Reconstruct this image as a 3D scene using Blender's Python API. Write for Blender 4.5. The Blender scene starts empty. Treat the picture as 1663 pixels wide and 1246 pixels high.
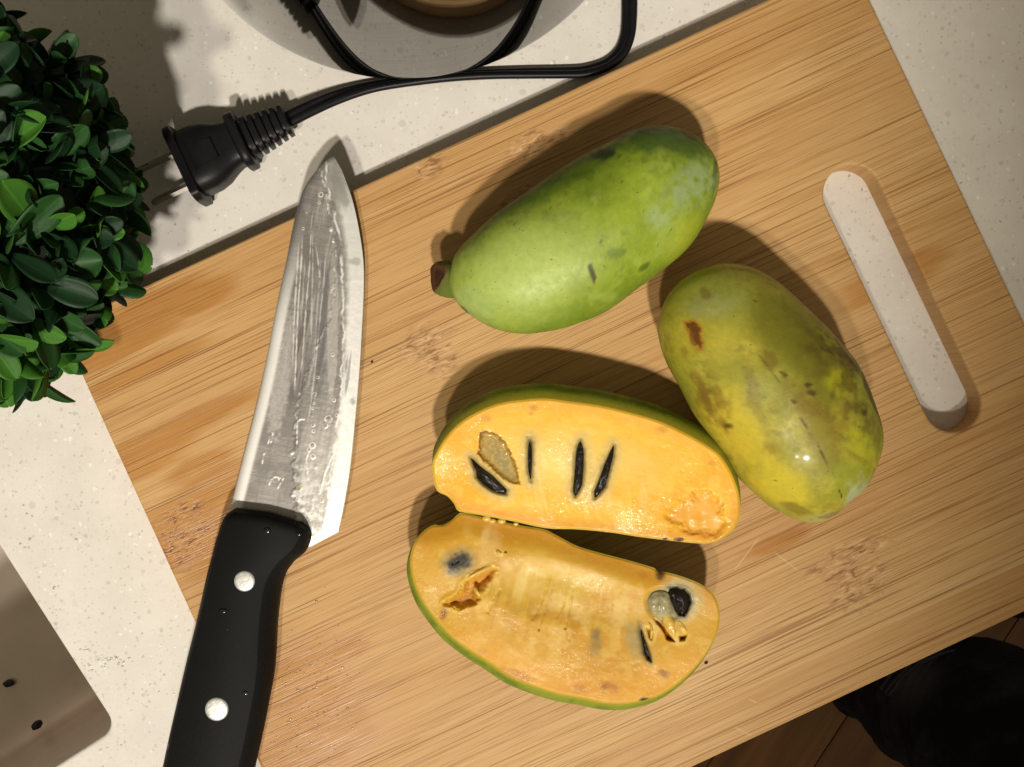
import bpy, bmesh, math, random
import numpy as np
from mathutils import Vector, Matrix
from mathutils.geometry import tessellate_polygon

random.seed(7)
rng = np.random.default_rng(11)
scene = bpy.context.scene
COL = scene.collection

# ------------------------------------------------------------------ camera, world, lamps, exposure
H = 0.433            # camera height above the countertop (m)
F = 1764.0           # focal length in photograph pixels (1663 px wide)
BT = 0.013           # cutting board thickness
cam_d = bpy.data.cameras.new('camera')
cam_d.sensor_width = 36.0
cam_d.lens = 36.0 * F / 1663.0
cam_d.clip_start = 0.01
cam_d.clip_end = 20.0
cam = bpy.data.objects.new('camera', cam_d)
cam.location = (0, 0, H)
COL.objects.link(cam)
scene.camera = cam

world = bpy.data.worlds.new('World')
scene.world = world
world.use_nodes = True
bg = world.node_tree.nodes['Background']
bg.inputs[0].default_value = (1.0, 0.87, 0.60, 1)
bg.inputs[1].default_value = 0.20
scene.view_settings.view_transform = 'Standard'
scene.view_settings.look = 'None'
scene.view_settings.exposure = 0.0
scene.view_settings.gamma = 1.0
scene.cycles.caustics_reflective = False
scene.cycles.caustics_refractive = False
scene.cycles.max_bounces = 8


def downlight(name, loc, aim, power, color, size, rim, blend):
    """recessed ceiling spot; rim is a point on the counter where its cone ends"""
    d = bpy.data.lights.new(name, 'SPOT')
    d.energy = power
    d.color = color
    d.shadow_soft_size = size
    half = (Vector(aim) - Vector(loc)).angle(Vector(rim) - Vector(loc))
    d.spot_size = 2 * half
    d.spot_blend = blend
    o = bpy.data.objects.new(name, d)
    o.location = loc
    o.rotation_euler = (Vector(aim) - Vector(loc)).to_track_quat('-Z', 'Y').to_euler()
    COL.objects.link(o)


downlight('ceiling_downlight', (-0.33, -1.40, 2.30), (-0.20, 0.20, 0), 118.0, (1.0, 0.91, 0.74), 0.07, (0.40, 0.14, 0), 1.0)  # cone faded towards the lower right, for the person's shade there
downlight('ceiling_downlight', (0.13, -1.43, 2.30), (-0.327, 0.035, 0), 226.0, (1.0, 0.94, 0.84), 0.07, (0.1635, 0.035, 0), 0.075)  # cone trimmed so its edge stands in for the person's shadow

LF = np.array([1.07, 1.03, 1.02])          # light falling on a level lit surface, used to turn seen colours into base colours


# ------------------------------------------------------------------ small helpers
def P(px, py, z=0.0):
    """world point at height z standing under photograph position (px, py)"""
    k = (H - z) / F
    return np.array([(px - 831.5) * k, (623.0 - py) * k, z])


def PA(pts, z):
    pts = np.asarray(pts, float)
    k = (H - z) / F
    return np.stack([(pts[:, 0] - 831.5) * k, (623.0 - pts[:, 1]) * k], 1)


def lin(c):
    c = np.asarray(c, float) / 255.0
    return np.where(c <= 0.04045, c / 12.92, ((c + 0.055) / 1.055) ** 2.4)


def alb(r, g, b):
    return np.clip(lin((r, g, b)) / LF, 0.001, 0.92)


def rgba(c):
    return (float(c[0]), float(c[1]), float(c[2]), 1.0)


def hash3(ix, iy, iz, seed):
    h = (ix.astype(np.int64) * 374761393 + iy.astype(np.int64) * 668265263 + iz.astype(np.int64) * 2147483647 + seed * 974711) & 0xFFFFFFFF
    h = ((h ^ (h >> 13)) * 1274126177) & 0xFFFFFFFF
    h = ((h ^ (h >> 16)) * 2246822519) & 0xFFFFFFFF
    h = h ^ (h >> 15)
    return (h & 0xFFFFFF) / float(0xFFFFFF)


def vnoise(p, seed=0):
    p = np.asarray(p, float)
    if p.shape[1] == 2:
        p = np.concatenate([p, np.zeros((len(p), 1))], 1)
    i = np.floor(p).astype(np.int64)
    f = p - i
    f = f * f * (3 - 2 * f)
    r = 0
    for a in (0, 1):
        for b in (0, 1):
            for c in (0, 1):
                w = (f[:, 0] if a else 1 - f[:, 0]) * (f[:, 1] if b else 1 - f[:, 1]) * (f[:, 2] if c else 1 - f[:, 2])
                r = r + w * hash3(i[:, 0] + a, i[:, 1] + b, i[:, 2] + c, seed)
    return r


def fbm(p, seed=0, octv=4, gain=0.5):
    p = np.asarray(p, float)
    s, a, t = 0, 1.0, 0
    for o in range(octv):
        s = s + a * vnoise(p * (2.03 ** o) + 17.3 * o, seed + o)
        t += a
        a *= gain
    return s / t


def sst(a, b, x):
    t = np.clip((x - a) / (b - a), 0, 1)
    return t * t * (3 - 2 * t)


def cr(pts, n, closed=False):
    """Catmull-Rom resample to n points, even in arc length"""
    pts = np.asarray(pts, float)
    m = len(pts)
    out = []
    segs = m if closed else m - 1
    for i in range(segs):
        if closed:
            p0, p1, p2, p3 = pts[(i - 1) % m], pts[i], pts[(i + 1) % m], pts[(i + 2) % m]
        else:
            p1, p2 = pts[i], pts[i + 1]
            p0 = pts[i - 1] if i > 0 else 2 * p1 - p2
            p3 = pts[i + 2] if i + 2 < m else 2 * p2 - p1
        for t in np.linspace(0, 1, 16, endpoint=False):
            out.append(0.5 * (2 * p1 + (p2 - p0) * t + (2 * p0 - 5 * p1 + 4 * p2 - p3) * t * t + (3 * p1 - p0 - 3 * p2 + p3) * t ** 3))
    out.append(pts[0] if closed else pts[-1])
    out = np.array(out)
    d = np.concatenate([[0], np.cumsum(np.linalg.norm(np.diff(out, axis=0), axis=1))])
    s = np.linspace(0, d[-1], n + 1)[:-1] if closed else np.linspace(0, d[-1], n)
    return np.stack([np.interp(s, d, out[:, k]) for k in range(out.shape[1])], 1)


def sdf(pts, poly):
    """signed distance to polygon, negative inside"""
    pts = np.asarray(pts, float)[:, :2]
    poly = np.asarray(poly, float)
    d = np.full(len(pts), 1e18)
    ins = np.zeros(len(pts), bool)
    for i in range(len(poly)):
        a, b = poly[i - 1], poly[i]
        e = b - a
        w = pts - a
        t = np.clip((w @ e) / max(e @ e, 1e-12), 0, 1)
        d = np.minimum(d, ((w - t[:, None] * e) ** 2).sum(1))
        c = ((a[1] > pts[:, 1]) != (b[1] > pts[:, 1]))
        if abs(b[1] - a[1]) > 1e-12:
            c &= pts[:, 0] < (b[0] - a[0]) * (pts[:, 1] - a[1]) / (b[1] - a[1]) + a[0]
        else:
            c &= False
        ins ^= c
    d = np.sqrt(d)
    return np.where(ins, -d, d)


def dline(pts, poly):
    """distance to an open polyline"""
    pts = np.asarray(pts, float)[:, :2]
    d = np.full(len(pts), 1e18)
    for i in range(len(poly) - 1):
        a, b = np.array(poly[i], float), np.array(poly[i + 1], float)
        e = b - a
        w = pts - a
        t = np.clip((w @ e) / (e @ e), 0, 1)
        d = np.minimum(d, ((w - t[:, None] * e) ** 2).sum(1))
    return np.sqrt(d)


def ell(pts, cx, cy, rx, ry, ang=0.0):
    """elliptical distance, 1 on the rim; ang in degrees (picture sense, y down)"""
    a = math.radians(ang)
    dx, dy = pts[:, 0] - cx, pts[:, 1] - cy
    u = dx * math.cos(a) + dy * math.sin(a)
    v = -dx * math.sin(a) + dy * math.cos(a)
    return np.sqrt((u / rx) ** 2 + (v / ry) ** 2)


def mixc(c, col, m):
    return c + (np.asarray(col, float)[None, :] - c) * np.clip(m, 0, 1)[:, None]


def mk(name, verts, faces, mat, parent=None, smooth=True, col=None, flat_from=None):
    me = bpy.data.meshes.new(name)
    me.from_pydata([tuple(map(float, v)) for v in verts], [], [tuple(int(i) for i in f) for f in faces])
    if isinstance(mat, (list, tuple)):
        for m in mat:
            me.materials.append(m)
    elif mat:
        me.materials.append(mat)
    if smooth:
        me.polygons.foreach_set('use_smooth', [True] * len(me.polygons))
    if col is not None:
        at = me.color_attributes.new('Col', 'FLOAT_COLOR', 'POINT')
        c = np.ones((len(me.vertices), 4), np.float32)
        col = np.asarray(col)
        c[:, :col.shape[1]] = col
        at.data.foreach_set('color', c.ravel())
    me.update()
    o = bpy.data.objects.new(name, me)
    COL.objects.link(o)
    if parent is not None:
        o.parent = parent
        o.matrix_parent_inverse = parent.matrix_world.inverted()
    return o


def fix_normals(o):
    bm = bmesh.new()
    bm.from_mesh(o.data)
    bmesh.ops.recalc_face_normals(bm, faces=bm.faces)
    bm.to_mesh(o.data)
    bm.free()


def tag(o, label=None, cat=None, group=None, kind=None):
    if label:
        o['label'] = label
    if cat:
        o['category'] = cat
    if group:
        o['group'] = group
    if kind:
        o['kind'] = kind
    return o


def thing(name, label, cat, loc=(0, 0, 0), group=None):
    o = bpy.data.objects.new(name, None)
    o.location = tuple(map(float, loc))
    o.empty_display_size = 0.02
    COL.objects.link(o)
    bpy.context.view_layer.update()
    return tag(o, label, cat, group)


def grid_faces(nr, nc, wrap=False):
    f = []
    for r in range(nr - 1):
        for c in range(nc if wrap else nc - 1):
            c2 = (c + 1) % nc
            f.append((r * nc + c, r * nc + c2, (r + 1) * nc + c2, (r + 1) * nc + c))
    return f


# ------------------------------------------------------------------ materials
class NT:
    def __init__(self, name):
        self.m = bpy.data.materials.new(name)
        self.m.use_nodes = True
        self.t = self.m.node_tree
        self.b = self.t.nodes['Principled BSDF']

    def n(self, typ, **kw):
        o = self.t.nodes.new(typ)
        for k, v in kw.items():
            setattr(o, k, v)
        return o

    def put(self, sock, v):
        if isinstance(v, bpy.types.NodeSocket):
            self.t.links.new(v, sock)
        else:
            if hasattr(sock.default_value, '__len__') and not hasattr(v, '__len__'):
                v = (v,) * len(sock.default_value)
            sock.default_value = v

    def math(self, op, a, b=None, c=None, clamp=False):
        o = self.n('ShaderNodeMath', operation=op)
        o.use_clamp = clamp
        self.put(o.inputs[0], a)
        if b is not None:
            self.put(o.inputs[1], b)
        if c is not None:
            self.put(o.inputs[2], c)
        return o.outputs[0]

    def vec(self, op, a, b=None):
        o = self.n('ShaderNodeVectorMath', operation=op)
        self.put(o.inputs[0], a)
        if b is not None:
            self.put(o.inputs[1], b)
        return o.outputs['Value' if op in ('LENGTH', 'DISTANCE', 'DOT_PRODUCT') else 'Vector']

    def step(self, x, a, b):
        o = self.n('ShaderNodeMapRange', interpolation_type='SMOOTHSTEP')
        self.put(o.inputs['Value'], x)
        o.inputs['From Min'].default_value = a
        o.inputs['From Max'].default_value = b
        return o.outputs[0]

    def rng(self, x, a, b, c, d):
        o = self.n('ShaderNodeMapRange')
        self.put(o.inputs['Value'], x)
        for k, v in zip(('From Min', 'From Max', 'To Min', 'To Max'), (a, b, c, d)):
            o.inputs[k].default_value = v
        return o.outputs[0]

    def mix(self, fac, a, b, mode='MIX'):
        o = self.n('ShaderNodeMix', data_type='RGBA', blend_type=mode)
        self.put(o.inputs['Factor'], fac)
        self.put(o.inputs['A'], a if isinstance(a, bpy.types.NodeSocket) else rgba(a))
        self.put(o.inputs['B'], b if isinstance(b, bpy.types.NodeSocket) else rgba(b))
        return o.outputs['Result']

    def noise(self, v, scale=1.0, detail=2.0, rough=0.5, dist=0.0, out='Fac'):
        o = self.n('ShaderNodeTexNoise')
        self.put(o.inputs['Vector'], v)
        o.inputs['Scale'].default_value = scale
        o.inputs['Detail'].default_value = detail
        o.inputs['Roughness'].default_value = rough
        o.inputs['Distortion'].default_value = dist
        return o.outputs[out]

    def voro(self, v, scale, out='Distance', rnd=1.0):
        o = self.n('ShaderNodeTexVoronoi')
        self.put(o.inputs['Vector'], v)
        o.inputs['Scale'].default_value = scale
        o.inputs['Randomness'].default_value = rnd
        return o.outputs['Distance'], o.outputs['Color']

    def obj(self):
        return self.n('ShaderNodeTexCoord').outputs['Object']

    def attr(self, name='Col'):
        o = self.n('ShaderNodeVertexColor')
        o.layer_name = name
        return o.outputs['Color'], o.outputs['Alpha']

    def scale(self, v, s):
        return self.vec('MULTIPLY', v, s)

    def bump(self, h, strength, dist):
        o = self.n('ShaderNodeBump')
        o.inputs['Strength'].default_value = strength
        o.inputs['Distance'].default_value = dist
        self.put(o.inputs['Height'], h)
        self.put(self.b.inputs['Normal'], o.outputs[0])

    def set(self, **kw):
        for k, v in kw.items():
            k = k.replace('_', ' ')
            if k in ('Base Color', 'Subsurface Radius', 'Specular Tint', 'Emission Color') and not isinstance(v, bpy.types.NodeSocket):
                v = rgba(v) if k != 'Subsurface Radius' else tuple(v)
            self.put(self.b.inputs[k], v)
        return self.m


def plain(name, c, rough=0.5, metal=0.0, bump=None, **kw):
    t = NT(name)
    o = t.obj()
    nz = t.noise(o, 300, 3)
    t.set(Base_Color=t.mix(t.rng(nz, 0.3, 0.7, 0, 1), np.asarray(c) * 0.88, np.clip(np.asarray(c) * 1.1, 0, 1)), Roughness=rough, Metallic=metal, **kw)
    if bump:
        t.bump(t.noise(o, bump[0], 3), bump[1], bump[2])
    return t.m


# ------------------------------------------------------------------ quartz countertop with sink cut-out
def quartz():
    t = NT('white_quartz')
    o = t.obj()
    warp = t.vec('ADD', o, t.scale(t.vec('SUBTRACT', t.noise(o, 500, 3, out='Color'), (0.5, 0.5, 0.5)), (0.0016, 0.0016, 0.0016)))
    base = t.mix(t.rng(t.noise(o, 60, 4, 0.6), 0.35, 0.65, 0, 1), alb(227, 217, 209), alb(234, 225, 217))
    base = t.mix(t.math('MULTIPLY', t.step(t.noise(o, 900, 3, 0.7), 0.45, 0.7), 0.22), base, alb(216, 205, 188))
    res = base

    def chips(scale, keep, rad, col, amt, seed):
        d, c = t.voro(t.vec('ADD', warp, (seed, seed * 0.7, 0)), scale)
        sep = t.n('ShaderNodeSeparateColor')
        t.put(sep.inputs[0], c)
        k = t.math('GREATER_THAN', sep.outputs[0], 1 - keep)
        r = t.math('MULTIPLY', t.math('ADD', t.math('MULTIPLY', sep.outputs[1], 0.75), 0.25), rad)
        ins = t.step(t.math('SUBTRACT', d, r), 0.05, -0.05)
        return t.math('MULTIPLY', t.math('MULTIPLY', ins, k), t.math('MULTIPLY', t.math('ADD', t.math('MULTIPLY', sep.outputs[2], 0.7), 0.3), amt)), col
    for args in ((430, 0.28, 0.44, alb(182, 172, 156), 0.42, 0.0), (230, 0.13, 0.34, alb(200, 191, 178), 0.50, 3.1),
                 (700, 0.24, 0.42, alb(166, 156, 140), 0.42, 5.3), (500, 0.14, 0.42, alb(250, 247, 241), 0.7, 7.7),
                 (380, 0.05, 0.26, alb(120, 108, 94), 0.55, 9.9)):
        f, c = chips(*args)
        res = t.mix(f, res, c)
    t.set(Base_Color=res, Roughness=0.28, Specular_IOR_Level=0.35)
    t.bump(t.noise(o, 700, 2), 0.06, 0.0005)
    return t.m


M_quartz = quartz()
NW = np.array([0.54, -0.84]) / np.hypot(0.54, 0.84)     # towards the person, out over the front edge
TW = np.array([-NW[1], NW[0]])                           # along the counter, to the right
fd = ((1573.0 - (831.5 * 0.54 + 623 * 0.84)) / np.hypot(0.54, 0.84)) / F * H     # front edge from the centre


def rounded_rect(corners, r, n=8):
    out = []
    c = np.asarray(corners, float)
    for i in range(len(c)):
        p, a, b = c[i], c[i - 1], c[(i + 1) % len(c)]
        d1 = (a - p) / np.linalg.norm(a - p)
        d2 = (b - p) / np.linalg.norm(b - p)
        ang = math.acos(np.clip(d1 @ d2, -1, 1))
        off = r / math.tan(ang / 2)
        s, e = p + d1 * off, p + d2 * off
        cen = p + (d1 + d2) / np.linalg.norm(d1 + d2) * (r / math.sin(ang / 2))
        v0, v1 = s - cen, e - cen
        a0 = math.atan2(v0[1], v0[0])
        da = (math.atan2(v1[1], v1[0]) - a0 + math.pi) % (2 * math.pi) - math.pi
        for k in range(n + 1):
            a_ = a0 + da * k / n
            out.append(cen + r * np.array([math.cos(a_), math.sin(a_)]))
    return np.array(out)


def slab(name, outer, holes, z0, z1, mat, rnd, parent=None, nb=4):
    """flat slab with rounded upper and lower rims, holes through it; loops are CCW outer / any holes"""
    V, Fc, fl = [], [], []
    loops = [(np.asarray(outer), 1)] + [(np.asarray(h), -1) for h in holes]
    prof = [(0.0 - rnd, z0)]
    for k in range(1, nb + 1):
        a = math.pi / 2 * k / nb
        prof.append((-rnd + rnd * math.sin(a), z0 + rnd - rnd * math.cos(a)))
    for k in range(0, nb + 1):
        a = math.pi / 2 * k / nb
        prof.append((-rnd + rnd * math.cos(a), z1 - rnd + rnd * math.sin(a)))
    tops, bots = [], []
    for L, sgn in loops:
        area = 0.5 * sum(L[i - 1][0] * L[i][1] - L[i][0] * L[i - 1][1] for i in range(len(L)))
        if area < 0:
            L = L[::-1]
        n = len(L)
        tan = np.roll(L, -1, 0) - np.roll(L, 1, 0)
        tan /= np.linalg.norm(tan, axis=1)[:, None]
        nor = np.stack([tan[:, 1], -tan[:, 0]], 1) * sgn
        base = len(V)
        for off, z in prof:
            q = L + nor * off
            V += [(p[0], p[1], z) for p in q]
        m = len(prof)
        for r in range(m - 1):
            for c in range(n):
                c2 = (c + 1) % n
                f = (base + r * n + c, base + r * n + c2, base + (r + 1) * n + c2, base + (r + 1) * n + c)
                Fc.append(f if sgn > 0 else f[::-1])
                fl.append(True)
        bots.append([base + c for c in range(n)])
        tops.append([base + (m - 1) * n + c for c in range(n)])
    for idx, up in ((tops, True), (bots, False)):
        polys = [[Vector((V[i][0], V[i][1], 0)) for i in l] for l in idx]
        flat = [i for l in idx for i in l]
        for tri in tessellate_polygon(polys):
            a, b, c = [flat[i] for i in tri]
            A, B, C = [np.array(V[i][:2]) for i in (a, b, c)]
            ar = (B[0] - A[0]) * (C[1] - A[1]) - (B[1] - A[1]) * (C[0] - A[0])
            if abs(ar) < 1e-14:
                continue
            Fc.append((a, b, c) if (ar > 0) == up else (a, c, b))
            fl.append(False)
    o = mk(name, V, Fc, mat, parent, smooth=False)
    o.data.polygons.foreach_set('use_smooth', fl)
    return o


front = NW * fd
back = NW * (fd - 0.66)
counter_outer = [back - TW * 0.95, front - TW * 0.95, front + TW * 0.85, back + TW * 0.85]
sc_ = P(188, 1182)[:2]
e1, e2 = -NW, -TW
sink_c = [sc_, sc_ + e1 * 0.40, sc_ + e1 * 0.40 + e2 * 0.60, sc_ + e2 * 0.60]
sink_loop = rounded_rect(sink_c, 0.006, 6)
counter = slab('countertop', counter_outer, [sink_loop], -0.03, 0.0, M_quartz, 0.0015)
tag(counter, 'white speckled quartz countertop with a sink cut-out at the lower left', None, kind='structure')

# undermount sink
t = NT('brushed_sink_steel')
o_ = t.obj()
t.set(Base_Color=t.mix(t.rng(t.noise(o_, 25, 4, 0.6), 0.3, 0.7, 0, 1), (0.68, 0.58, 0.50), (0.78, 0.67, 0.58)), Roughness=0.36, Metallic=0.42)
t.bump(t.noise(t.scale(o_, (200, 1500, 200)), 1, 2), 0.06, 0.0004)
M_sink = t.m
sink = thing('kitchen_sink', 'undermount brownish steel sink at the lower left corner of the countertop', 'sink', (*sink_loop.mean(0), -0.2))
sv, levels = [], [(0.010, -0.0305), (0.004, -0.034), (0.002, -0.05), (-0.004, -0.165), (-0.008, -0.182), (-0.018, -0.192), (-0.04, -0.196)]
cen = np.mean(sink_c, 0)
base_rr = rounded_rect(sink_c, 0.012, 8)
for off, z in levels:
    q = rounded_rect([c + (c - cen) / np.abs((c - cen) @ np.stack([e1, e2], 1)).max() * off for c in np.array(sink_c)], 0.014 + max(0, -off) * 0.6, 8)
    sv += [(p[0], p[1], z) for p in q]
nq = len(base_rr)
sf = grid_faces(len(levels), nq, True)
sf.append(tuple((len(levels) - 1) * nq + k for k in range(nq)))
b = mk('basin', sv, sf, M_sink, sink)
fix_normals(b)
b.data.flip_normals()
dr = cen
dv, df = [], []
for r_, z in ((0.045, -0.1955), (0.045, -0.1935), (0.038, -0.1930), (0.034, -0.199)):
    for k in range(32):
        a = 2 * math.pi * k / 32
        dv.append((dr[0] + r_ * math.cos(a), dr[1] + r_ * math.sin(a), z))
df = grid_faces(4, 32, True) + [tuple(96 + k for k in range(32))]
mk('drain', dv, df, plain('drain_steel', (0.5, 0.5, 0.48), 0.3, 0.9), sink)

M_crumb = plain('dark_crumb', (0.018, 0.012, 0.010), 0.6, bump=(900, 0.5, 0.0005))


def blob(name, c, rx, ry, rz, mat, parent=None, seed=0, ang=0.0, amp=0.35):
    nr, ns = 9, 14
    V = []
    for i in range(nr):
        th = math.pi * i / (nr - 1)
        for k in range(ns):
            ph = 2 * math.pi * k / ns
            V.append((math.sin(th) * math.cos(ph), math.sin(th) * math.sin(ph), -math.cos(th)))
    V = np.array(V)
    V *= (1 - amp / 2 + amp * fbm(V * 1.7 + 5 + seed * 3.1, seed, 3))[:, None]
    ca, sa = math.cos(ang), math.sin(ang)
    x, y = V[:, 0] * rx, V[:, 1] * ry
    W = np.stack([c[0] + x * ca - y * sa, c[1] + x * sa + y * ca, c[2] + V[:, 2] * rz], 1)
    return mk(name, W, grid_faces(nr, ns, True), mat, parent)


tag(blob('food_crumb', P(14, 1110, -0.1945), 0.003, 0.002, 0.0015, M_crumb, None, 1, 0.3, 0.95), 'dark food crumb in the sink nearer the left edge of the picture', 'crumb', 'crumbs in the sink')
tag(blob('food_crumb', P(60, 1178, -0.1825), 0.0036, 0.0022, 0.0016, M_crumb, None, 2, 0.6, 0.95), 'larger dark food crumb in the sink nearer its front wall', 'crumb', 'crumbs in the sink')

# ------------------------------------------------------------------ wooden floor far below
FZ = -0.90


def floor_mat():
    t = NT('dark_floor_wood')
    o = t.obj()
    g = t.noise(t.scale(o, (2.5, 40, 40)), 1, 4, 0.6)
    inf = t.n('ShaderNodeObjectInfo').outputs['Random']
    c = t.mix(t.rng(g, 0.3, 0.7, 0, 1), (0.16, 0.065, 0.02), (0.40, 0.18, 0.055))
    c = t.mix(t.math('MULTIPLY', inf, 0.7), c, (0.13, 0.052, 0.018))
    t.set(Base_Color=c, Roughness=0.5)
    return t.m


M_floor = floor_mat()
floor = mk('floor', [(-2, -2, FZ - 0.012), (2, -2, FZ - 0.012), (2, 2, FZ - 0.012), (-2, 2, FZ - 0.012)], [(0, 1, 2, 3)], plain('subfloor', (0.015, 0.008, 0.004), 0.9))
tag(floor, 'dark brown wooden plank floor far below the counter', None, kind='structure')
pw, pl = 0.11, 1.2
pm = None
ang = math.atan2(TW[1], TW[0]) + math.radians(24)
ca, sa = math.cos(ang), math.sin(ang)
for r in range(-7, 9):
    for c in range(-1, 2):
        u, v = c * pl + (r % 3) * 0.37, r * pw
        cx, cy = 0.45 + u * ca - v * sa, -0.45 + u * sa + v * ca
        if pm is None:
            x, y, e = pl / 2 - 0.0004, pw / 2 - 0.0004, 0.0008
            vv = [(sx * (x - i * e), sy * (y - i * e), -0.006 + 0.006 * j) for i, j in ((0, 0), (0, 0.8), (1, 1)) for sx, sy in ((-1, -1), (1, -1), (1, 1), (-1, 1))]
            ff = [(a * 4 + k, a * 4 + (k + 1) % 4, a * 4 + 4 + (k + 1) % 4, a * 4 + 4 + k) for a in (0, 1) for k in range(4)] + [(8, 9, 10, 11)]
            po = mk('plank', vv, ff, M_floor, None, smooth=False)
            pm = po.data
        else:
            po = bpy.data.objects.new('plank', pm)
            COL.objects.link(po)
        po.location = (cx, cy, FZ)
        po.rotation_euler = (0, 0, ang)
        po.parent = floor

# ------------------------------------------------------------------ bamboo cutting board
BA = math.atan(0.4596)
BO = P(860, 725, BT)[:2]                                   # board's centre
ub, vb = np.array([math.cos(BA), math.sin(BA)]), np.array([-math.sin(BA), math.cos(BA)])


def bl(px, py):
    d = P(px, py, BT)[:2] - BO
    return np.array([d @ ub, d @ vb])


def bamboo():
    t = NT('bamboo')
    o = t.obj()
    sep = t.n('ShaderNodeSeparateXYZ')
    t.put(sep.inputs[0], o)
    u, v = sep.outputs[0], sep.outputs[1]
    wob = t.math('MULTIPLY', t.math('SUBTRACT', t.noise(t.scale(o, (6, 9, 9)), 1, 2), 0.5), 0.0022)
    sid = t.math('FLOOR', t.math('DIVIDE', t.math('ADD', v, 0.2), 0.0198))
    wn = t.n('ShaderNodeTexWhiteNoise', noise_dimensions='1D')
    t.put(wn.inputs['W'], sid)
    tone = wn.outputs['Value']
    vv = t.math('ADD', v, wob)
    cmb = t.n('ShaderNodeCombineXYZ')
    t.put(cmb.inputs[0], t.math('ADD', u, t.math('MULTIPLY', tone, 1.7)))
    t.put(cmb.inputs[1], vv)
    t.put(cmb.inputs[2], 0.0)
    q = cmb.outputs[0]
    # laminated strips: each its own tone and its own run of grain
    light, mid, dark = alb(219, 177, 122), alb(208, 162, 104), alb(134, 82, 32)
    c = t.mix(t.rng(t.noise(t.scale(q, (5, 55, 55)), 1, 3, 0.55), 0.3, 0.7, 0, 1), light, mid)
    c = t.mix(t.math('MULTIPLY', tone, 0.55), c, alb(192, 142, 84))
    # soft bands
    c = t.mix(t.math('MULTIPLY', t.step(t.noise(t.scale(q, (7, 330, 330)), 1, 3, 0.6), 0.50, 0.72), 0.45), c, alb(178, 124, 68))
    # even fine grain over everything
    fine = t.noise(t.scale(t.vec('ADD', q, (0.05, 0.63, 0)), (42, 2300, 2300)), 1, 2, 0.6)
    c = t.mix(t.math('MULTIPLY', t.step(fine, 0.42, 0.72), 0.34), c, alb(160, 106, 54))
    # sharp fibre lines, dense in places
    dens = t.step(t.noise(t.scale(q, (8, 75, 75)), 1, 2), 0.32, 0.60)
    l1 = t.step(t.noise(t.scale(q, (10, 1150, 1150)), 1, 2, 0.5), 0.57, 0.64)
    l2 = t.step(t.noise(t.scale(t.vec('ADD', q, (0.31, 0.17, 0)), (22, 1750, 1750)), 1, 2, 0.5), 0.55, 0.66)
    l3 = t.step(t.noise(t.scale(t.vec('ADD', q, (0.71, 0.57, 0)), (4.5, 900, 900)), 1, 1.5, 0.5), 0.645, 0.68)
    lines = t.math('ADD', t.math('MULTIPLY', l1, t.math('MULTIPLY', dens, 0.8)), t.math('MULTIPLY', l2, t.math('ADD', t.math('MULTIPLY', dens, 0.4), 0.14)))
    lines = t.math('ADD', lines, t.math('MULTIPLY', l3, 0.8), clamp=True)
    gn = t.n('ShaderNodeSeparateXYZ')
    t.put(gn.inputs[0], t.n('ShaderNodeNewGeometry').outputs['Normal'])
    flat = t.step(gn.outputs[2], 0.35, 0.8)
    lines = t.math('MULTIPLY', lines, flat)
    c = t.mix(t.math('MULTIPLY', lines, 0.78), c, dark)
    pale = t.step(t.noise(t.scale(t.vec('ADD', q, (0.11, 0.9, 0)), (16, 800, 800)), 1, 2, 0.6), 0.58, 0.74)
    c = t.mix(t.math('MULTIPLY', pale, 0.35), c, alb(228, 190, 138))
    height = t.math('SUBTRACT', 1.0, lines)

    def mask(px, py, ru, rv, soft, nz):
        """soft-edged ragged ellipse; half sizes along and across the grain in photograph pixels"""
        b_ = bl(px, py)
        d = t.vec('SUBTRACT', o, (float(b_[0]), float(b_[1]), 0.0))
        k = H / F
        d = t.vec('MULTIPLY', d, (1 / (ru * k), 1 / (rv * k), 0.0))
        r = t.vec('LENGTH', d)
        r = t.math('ADD', r, nz)
        return t.step(r, 1.0 + soft, 1.0 - soft)
    rag = t.math('MULTIPLY', t.math('SUBTRACT', t.noise(t.scale(q, (70, 330, 330)), 1, 3, 0.6), 0.5), 1.9)
    rag2 = t.math('MULTIPLY', t.math('SUBTRACT', t.noise(t.scale(q, (25, 120, 120)), 1, 3, 0.6), 0.5), 1.2)
    # culm nodes: broken brown flecks
    kn = None
    for a in ((698, 268, 24, 17), (868, 236, 40, 20), (905, 222, 30, 14), (690, 560, 36, 26), (715, 590, 26, 22), (1388, 945, 46, 44), (1375, 905, 60, 18),
              (298, 880, 46, 40), (300, 835, 36, 18), (840, 320, 30, 10)):
        m = mask(*a, 0.55, rag)
        kn = m if kn is None else t.math('MAXIMUM', kn, m)
    fl = t.noise(t.scale(t.vec('ADD', q, (0.2, 0.4, 0)), (190, 620, 500)), 1, 3, 0.6, 0.8)
    kn = t.math('MULTIPLY', kn, flat)
    fdk = t.math('MULTIPLY', t.step(fl, 0.50, 0.64), kn)
    flt = t.math('MULTIPLY', t.step(fl, 0.46, 0.34), kn)
    c = t.mix(t.math('MULTIPLY', kn, 0.35), c, alb(190, 140, 98))
    c = t.mix(t.math('MULTIPLY', fdk, 0.72), c, alb(124, 78, 38))
    c = t.mix(t.math('MULTIPLY', flt, 0.7), c, alb(226, 186, 138))
    height = t.math('SUBTRACT', height, t.math('MULTIPLY', fdk, 1.2))
    # wet, juice-soaked patches
    wet = None
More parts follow.
